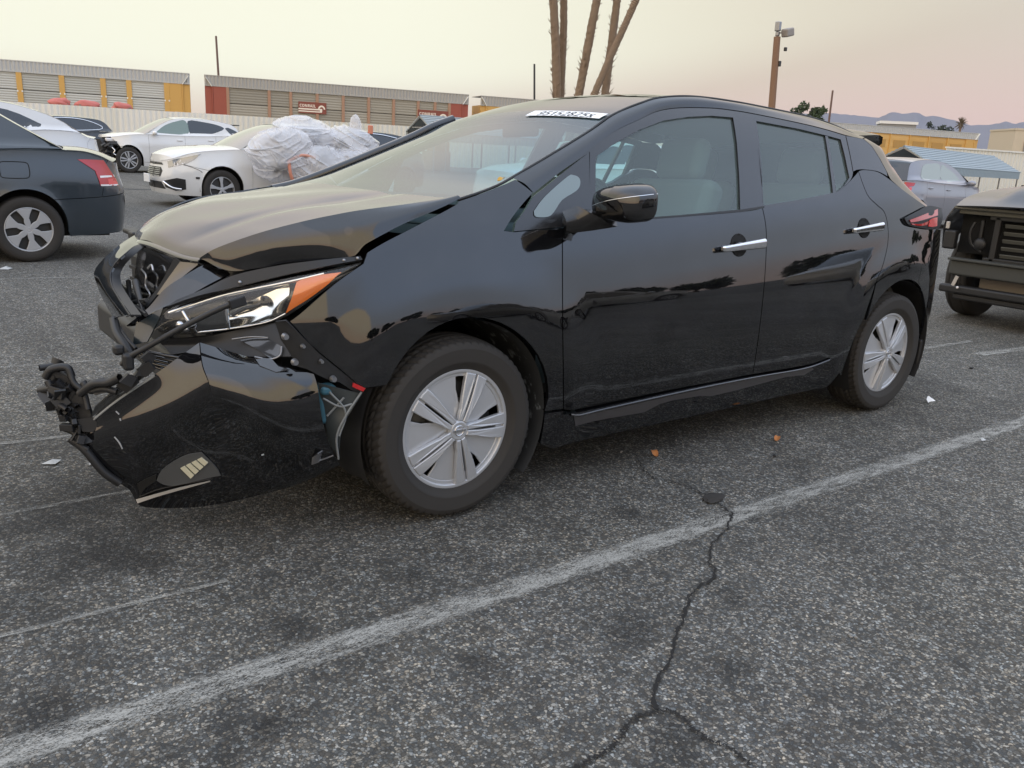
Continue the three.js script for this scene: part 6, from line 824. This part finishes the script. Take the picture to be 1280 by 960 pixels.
function carport(label, x0, x1, z, hw, eave, ridge, roofC, posts, gable = 1) {
  const t = thing('carport', label, 'carport', V((x0 + x1) / 2, 0, z)), L = x1 - x0, m = std(roofC, 0.45, 0.2), half = Math.hypot(hw, ridge - eave), an = Math.atan2(ridge - eave, hw);
  for (const s of [1, -1]) { const n = 10, g = merge([box(L, 0.04, half + 0.1), ...Array.from({ length: n }, (_, i) => box(L, 0.03, 0.06, 0, 0.03, (i / (n - 1) - 0.5) * half))]).rotateX(s * an).translate(0, (eave + ridge) / 2, s * hw / 2); obj('roof_slope', g, m, t); obj('eave_skirt', corr(L, 0.42, Math.round(L / 0.25), 0.03, true).translate(0, eave - 0.4, s * (hw + 0.02)), m, t); }
  for (let i = 0; i < posts; i++) for (const s of [1, -1]) obj('post', box(0.06, eave, 0.06, lerp(-L / 2 + 0.1, L / 2 - 0.1, i / (posts - 1)), eave / 2, s * hw * 0.97), M.steel, t);
  for (const x of [-L / 2 + 0.05, 0, L / 2 - 0.05]) obj('roof_truss', [bar(V(x, eave, -hw), V(x, ridge - 0.06, 0), 0.06, 0.06), bar(V(x, ridge - 0.06, 0), V(x, eave, hw), 0.06, 0.06), bar(V(x, eave + 0.2, -hw * 0.6), V(x, eave + 0.2, hw * 0.6), 0.05, 0.05)], M.steel, t);
  return t;
}
{ const g = atD(1130, 183, 47), e = atD(1243, 197, 62); const t = carport('blue-grey metal carport with open gable end on the right beyond the silver hatchback', g.x, g.x + Math.hypot(e.x - g.x, e.z - g.z), g.z, 1.55, g.y - 0.85, g.y, [0.30, 0.37, 0.41], 5); t.position.set((g.x + e.x) / 2, 0, (g.z + e.z) / 2); t.rotation.y = -Math.atan2(e.z - g.z, e.x - g.x); }
{ const g = atD(524.5, 144.5, 44); carport('grey metal carport with open gable end beyond the black car windscreen', g.x, g.x + 7, g.z, 1.25, g.y - 0.75, g.y, [0.36, 0.40, 0.41], 4); const b = atD(522, 168, 47); const t = thing('stacked_crates', 'brownish crates stacked inside the grey carport', 'crate', V(b.x + 1.5, 0, b.z - 0.5)); obj('crate', rbox(1.2, 1.0, 1.0, 0.03, 0, 0.5, 0), std([0.3, 0.2, 0.15], 0.8), t); obj('crate', rbox(0.9, 0.6, 0.9, 0.03, 0.1, 1.3, 0), std([0.36, 0.15, 0.09], 0.8), t); }
// poles
function pole(name, label, cat, bpx, tpx, dist, r0, r1, m, extra) { const b = atD(bpx[0], bpx[1], dist), tp = atD(tpx[0], tpx[1], dist), d = tp.clone().sub(b), base = b.clone().addScaledVector(d, -b.y / d.y), t = thing(name, label, cat, base); obj('pole', rod(V(0, 0, 0), tp.clone().sub(base), r0, r1, 14), m, t); if (extra) extra(t, tp.clone().sub(base)); return t; }
const wood = std([0.24, 0.14, 0.085], 0.85), thinM = std([0.16, 0.10, 0.08], 0.8);
pole('light_pole', 'tall wooden pole with a floodlight on top behind the black car roof', 'light pole', [965, 130], [971.5, 46], 36, 0.15, 0.125, wood, (t, p) => { obj('floodlight', [rbox(0.16, 0.34, 0.2, 0.03, p.x - 0.02, p.y + 0.36, p.z), rbox(0.12, 0.16, 0.14, 0.03, p.x, p.y + 0.1, p.z)], M.steel, t); obj('lamp_head', [rbox(0.46, 0.3, 0.3, 0.06).rotateZ(0.25).translate(p.x + 0.34, p.y + 0.18, p.z + 0.2), rod(p.clone().add(V(0, 0.1, 0)), p.clone().add(V(0.2, 0.2, 0.12)), 0.03)], std([0.3, 0.27, 0.24], 0.5), t); obj('junction_box', [rbox(0.12, 0.2, 0.14, 0.02, p.x + 0.12, p.y - 0.95, p.z + 0.14), rbox(0.1, 0.14, 0.1, 0.02, p.x + 0.3, p.y - 0.42, p.z + 0.22)], M.darkMetal, t); });
pole('utility_pole', 'thin pole rising behind the left end of the rusty railcar', 'pole', [273, 93], [270, 45], 88, 0.12, 0.09, thinM); pole('utility_pole', 'short dark thin pole left of the palm trunks', 'pole', [668, 125], [668, 80], 95, 0.12, 0.1, std(0.04, 0.7)); pole('utility_pole', 'slender leaning pole above the rear pillar of the black car', 'pole', [1037, 145], [1041, 113], 95, 0.13, 0.09, thinM);
// palms
{
  const hatch = s => tex(64, (i, j) => { const u = i / 64, v = j / 128, a = Math.abs(((u * 5 + v * 9) % 1) - 0.5), b = Math.abs(((u * 5 - v * 9 + 20) % 1) - 0.5), d = Math.min(a, b), n = fbm(i / 5, j / 4, s); const q = (0.5 + 0.75 * sst(0.05, 0.3, d)) * (0.6 + 0.7 * n); return [toS(0.30 * q), toS(0.215 * q), toS(0.145 * q)]; }, { srgb: true, m: 128 }); const bk = s => { const t = hatch(s); t.repeat.set(1, 0.9); return new THREE.MeshStandardMaterial({ map: t, roughness: 0.95 }); };
  const bark = [bk(3), bk(5)], frondM = std([0.07, 0.09, 0.035], 0.8);
  const palm = (label, b, tp, dist, r) => {
    const B = atD(b[0], b[1], dist), A = atD(tp[0], tp[1], dist), d = A.clone().sub(B), base = B.clone().addScaledVector(d, -B.y / d.y), t = thing('palm_tree', label, 'palm tree', base, 0, undefined), h = Math.max(15, A.y + 3.5), top = d.clone().multiplyScalar(h / d.y);
    const n = 150, m = 14, pos = [], idx = [], uv = []; for (let i = 0; i <= n; i++) for (let j = 0; j <= m; j++) { const a = j / m * 2 * Math.PI, y = i / n, rr = r * (1.1 - 0.15 * y) * (1 + 0.16 * (((i + j * 0.5) % 3) / 3 - 0.5) + 0.3 * (fbm(j % m * 1.3, i * 0.35, 7 + b[0]) - 0.5)); const w = 0.06 * Math.sin(y * 9 + b[0]); pos.push(top.x * y + rr * Math.cos(a) + w, top.y * y, top.z * y + rr * Math.sin(a)); uv.push(j / m, i / n * 20); } for (let i = 0; i < n; i++) for (let j = 0; j < m; j++) { const k = i * (m + 1) + j; idx.push(k, k + m + 1, k + 1, k + 1, k + m + 1, k + m + 2); }
    obj('trunk', geo(pos, idx, uv), bark[b[0] & 1], t);
    const st = []; for (let i = 0; i < 190; i++) { const y = 0.25 + 0.75 * rnd(), a = rnd() * 6.283, c = V(top.x * y, top.y * y, top.z * y), o = V(Math.cos(a), 0.5 + rnd(), Math.sin(a)), L = r * (0.7 + 0.9 * rnd()); const p0 = c.clone().add(V(o.x * r * 0.9, 0, o.z * r * 0.9)); st.push(rod(p0, p0.clone().addScaledVector(o, L * (noise2(y * 14, b[0]) > 0.6 ? 0.85 : 0.4)), r * 0.14, r * 0.04, 4)); } const s = obj('leaf_stubs', st, bark[(b[0] + 1) & 1], t); s.userData.kind = 'stuff';
    const fr = []; for (let i = 0; i < 44; i++) { const a = rnd() * 6.283, el = -0.7 + 1.9 * rnd(), L = 1.6 + 0.8 * rnd(), q = []; for (let k = 0; k <= 5; k++) { const u = k / 5; q.push(top.clone().add(V(Math.cos(a) * L * u * Math.cos(el), L * u * Math.sin(el) - 0.8 * u * u, Math.sin(a) * L * u * Math.cos(el)))); } const side = V(-Math.sin(a), 0, Math.cos(a)); fr.push(patch([q.map((p, k) => p.clone().addScaledVector(side, 0.3 * Math.sin(k / 5 * Math.PI))), q.map(p => p.clone().add(V(0, 0.08, 0))), q.map((p, k) => p.clone().addScaledVector(side, -0.3 * Math.sin(k / 5 * Math.PI)))], 5, 2, 0)); } obj('fronds', fr, frondM, t).userData.kind = 'stuff';
  };
  palm('palm trunk standing leftmost of the five behind the black car', [695.5, 122], [691.5, 0], 44, 0.20); palm('palm trunk close beside the leftmost palm', [701, 122], [704, 0], 44.6, 0.175); palm('single leaning palm trunk in the middle of the group', [722, 120], [748, -4], 43, 0.19); palm('steeply leaning palm trunk crossing in front of another', [743.5, 119], [794.5, 0], 42, 0.165); palm('upright palm trunk crossed by the steeply leaning one', [757, 118], [770, 0], 43, 0.18);
}
// trees, buildings, hills far off
function leafTree(name, label, base, h, w, trunkH, seedN, dense = 900, c = [0.05, 0.075, 0.03]) {
  const t = thing(name, label, 'tree', base); obj('trunk', [rod(V(0, 0, 0), V(0, h * 0.6, 0), w * 0.06, w * 0.03, 8), ...[0, 1, 2, 3].map(i => rod(V(0, h * (0.3 + 0.08 * i), 0), V(Math.cos(i * 2) * w * 0.3, h * 0.7, Math.sin(i * 2) * w * 0.3), w * 0.025, w * 0.012, 6))], std([0.1, 0.075, 0.05], 0.9), t);
  const pos = [], idx = []; const lobes = Array.from({ length: 9 }, () => V((rnd() - 0.5) * w * 0.8, trunkH + (h - trunkH) * (0.2 + 0.7 * rnd()), (rnd() - 0.5) * w * 0.8));
  for (let i = 0; i < dense; i++) { const L = lobes[Math.floor(rnd() * 9)], a = rnd() * 6.283, b = Math.acos(2 * rnd() - 1), rr = w * 0.24 * Math.cbrt(0.15 + 0.85 * rnd()), p = V(L.x + rr * Math.sin(b) * Math.cos(a), L.y + rr * Math.cos(b) * 0.9, L.z + rr * Math.sin(b) * Math.sin(a)), u = V(rnd() - 0.5, rnd() - 0.5, rnd() - 0.5).normalize(), v = V(rnd() - 0.5, rnd() - 0.5, rnd() - 0.5).cross(u).normalize(), s = w * 0.06 * (0.6 + rnd()); const o = pos.length / 3; for (const [x, y] of [[-1, -0.5], [1, -0.5], [0.2, 1.1]]) { const q = p.clone().addScaledVector(u, x * s).addScaledVector(v, y * s); pos.push(q.x, q.y, q.z); } idx.push(o, o + 1, o + 2); }
  obj('crown', geo(pos, idx), std(c, 0.8), t); return t;
}
const gnd = (px, py, d) => { const p = atD(px, py, d); return V(p.x, 0, p.z); };
leafTree('round_tree', 'taller dark green tree top showing over the rear roof of the black car', gnd(1016, 140, 110), atD(1016, 126.5, 110).y, 2.6, 4, 1, 900); leafTree('round_tree', 'small green tree top left of the taller one over the black car roof', gnd(999, 140, 112), atD(999, 128, 112).y, 2.2, 4, 2, 700);
leafTree('distant_tree', 'small dark conifer pair far beyond the yellow railcar', gnd(1164, 160, 240), atD(1164, 152, 240).y, 2.6, 8, 3, 400, [0.045, 0.06, 0.045]); leafTree('distant_tree', 'wide dark bush-like tree far beyond the yellow railcar', gnd(1181, 160, 240), atD(1181, 154, 240).y, 4.0, 9, 4, 500, [0.045, 0.06, 0.045]);
{ const p = gnd(1200.5, 160, 220), h = atD(1200.5, 151, 220).y, t = thing('distant_palm', 'bushy brown palm rising in front of the far hills', 'palm tree', p); obj('trunk', rod(V(0, 0, 0), V(0, h, 0), 0.3, 0.25, 8), std([0.2, 0.14, 0.1], 0.9), t); const f = []; for (let i = 0; i < 60; i++) { const a = rnd() * 6.28, e = rnd() * 2.6 - 1.2; f.push(rod(V(0, h - 0.6, 0), V(Math.cos(a) * Math.cos(e) * 1.4, h - 0.6 + Math.sin(e) * 1.5, Math.sin(a) * Math.cos(e) * 1.4), 0.12, 0.02, 4)); } obj('crown', f, std([0.13, 0.10, 0.06], 0.9), t); }
{ // beige building at the right edge
  const b = gnd(1299, 180, 90), t = thing('beige_building', 'pale beige two-part building beyond the white wall at the right edge', 'building', b, -0.75), h0 = atD(1250, 164, 90).y, h1 = atD(1270, 169, 90).y, bm = std([0.58, 0.50, 0.38], 0.8), bm2 = std([0.64, 0.55, 0.41], 0.8);
  obj('wall', box(3.6, h0, 5, -1.2, h0 / 2, -0.5), bm, t); obj('wall', box(9, h1, 5, 4.2, h1 / 2, -1), bm2, t); obj('parapet', [box(3.7, 0.16, 5.1, -1.2, h0 + 0.08, -0.5), box(9.1, 0.14, 5.1, 4.2, h1 + 0.07, -1)], bm, t);
  for (const [x, y, w, h] of [[3.4, h1 - 1.9, 0.9, 1.3], [-1.9, h0 - 1.4, 0.4, 1.2], [-0.6, h0 - 1.2, 0.5, 0.5], [0.5, h0 - 1.5, 0.3, 1.6]]) { const z = x > 1.5 ? 1.5 : 2.0; const f = obj('window', [box(w + 0.1, 0.06, 0.08, x, y + h / 2 + 0.03, z + 0.03), box(w + 0.1, 0.06, 0.08, x, y - h / 2 - 0.03, z + 0.03), box(0.06, h, 0.08, x - w / 2 - 0.02, y, z + 0.03), box(0.06, h, 0.08, x + w / 2 + 0.02, y, z + 0.03)], M.steel, t); obj('pane', box(w, h, 0.03, x, y, z + 0.02), std([0.14, 0.13, 0.12], 0.3), f); }
  const c = gnd(1120, 160, 150), hh = atD(1122, 152.5, 150).y, r = thing('white_roofed_shed', 'long white-roofed shed showing as a pale strip above the yellow railcar', 'building', c, -0.9); obj('wall', box(5, hh - 0.4, 4, 0, (hh - 0.4) / 2, 0), std([0.3, 0.3, 0.3], 0.7), r); obj('roof', box(5.4, 0.4, 4.4, 0, hh - 0.2, 0), std([0.82, 0.81, 0.78], 0.6), r);
}
{ // hills
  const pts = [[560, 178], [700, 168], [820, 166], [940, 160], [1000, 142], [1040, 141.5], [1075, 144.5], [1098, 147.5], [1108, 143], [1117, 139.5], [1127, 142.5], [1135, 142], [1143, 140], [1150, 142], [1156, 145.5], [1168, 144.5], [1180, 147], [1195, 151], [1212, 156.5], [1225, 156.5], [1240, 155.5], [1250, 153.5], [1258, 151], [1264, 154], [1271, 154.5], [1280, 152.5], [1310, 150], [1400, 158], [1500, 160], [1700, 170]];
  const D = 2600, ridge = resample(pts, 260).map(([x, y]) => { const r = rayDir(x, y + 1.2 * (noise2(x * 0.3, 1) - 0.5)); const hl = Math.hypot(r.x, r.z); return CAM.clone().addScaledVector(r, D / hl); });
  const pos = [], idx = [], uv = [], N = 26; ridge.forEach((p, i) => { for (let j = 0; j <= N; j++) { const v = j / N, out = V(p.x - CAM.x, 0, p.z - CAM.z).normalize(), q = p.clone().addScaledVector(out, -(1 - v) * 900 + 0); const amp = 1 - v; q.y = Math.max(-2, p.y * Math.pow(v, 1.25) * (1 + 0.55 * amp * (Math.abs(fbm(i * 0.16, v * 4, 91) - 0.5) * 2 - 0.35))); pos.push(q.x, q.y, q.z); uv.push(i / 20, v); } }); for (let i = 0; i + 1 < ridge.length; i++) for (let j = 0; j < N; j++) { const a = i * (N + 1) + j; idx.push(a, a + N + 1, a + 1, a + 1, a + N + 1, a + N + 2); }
  struct('hills', geo(pos, idx, uv), std([0.165, 0.165, 0.19], 0.95));  // distance haze is mixed into this bluish base colour
}
// ------------------------------------------------------------------ the far side of the lot, seen only in the car's shiny flank
{
  const mk = (name, label, x, z, m, turn) => { const c = wsuv.t.clone(); c.name = numbered(name); c.position.set(x, 0, z); c.rotation.y = turn; c.userData = { label, category: 'car', group: 'cars parked across the aisle, seen in the black paint' }; c.traverse(o => { if (o.isMesh && o.material === whiteB) o.material = m; }); scene.add(c); };
  const L = 'parked car across the aisle, mirrored in the doors of the black car', c1 = paint([0.12, 0.115, 0.11]), c2 = paint([0.3, 0.3, 0.3]);
  [[4.2, 9.6, c1], [9.6, 9.9, c2], [15.2, 9.4, c2], [21, 10, navy]].forEach(([x, z, m], i) => mk('parked_crossover', L, x, z, m, i & 1 ? Math.PI : 0));
  for (let i = 0; i < 14; i++) { const a = (88 + i * 6.8 + 3 * rnd()) * RAD, d = 65 + 40 * rnd(), t = leafTree('street_tree', 'dark street tree far across the lot, mirrored in the black car', V(Math.sin(a) * d, 0, -Math.cos(a) * d), 3.6 + 3.4 * rnd(), 5 + 3 * rnd(), 1.5, i, 1500, [0.04, 0.05, 0.03]); t.userData.group = 'trees mirrored in the black paint'; }
}
scene.fog = new THREE.FogExp2(0xbcc0d4, 0.00004);
renderer.render(scene, camera);
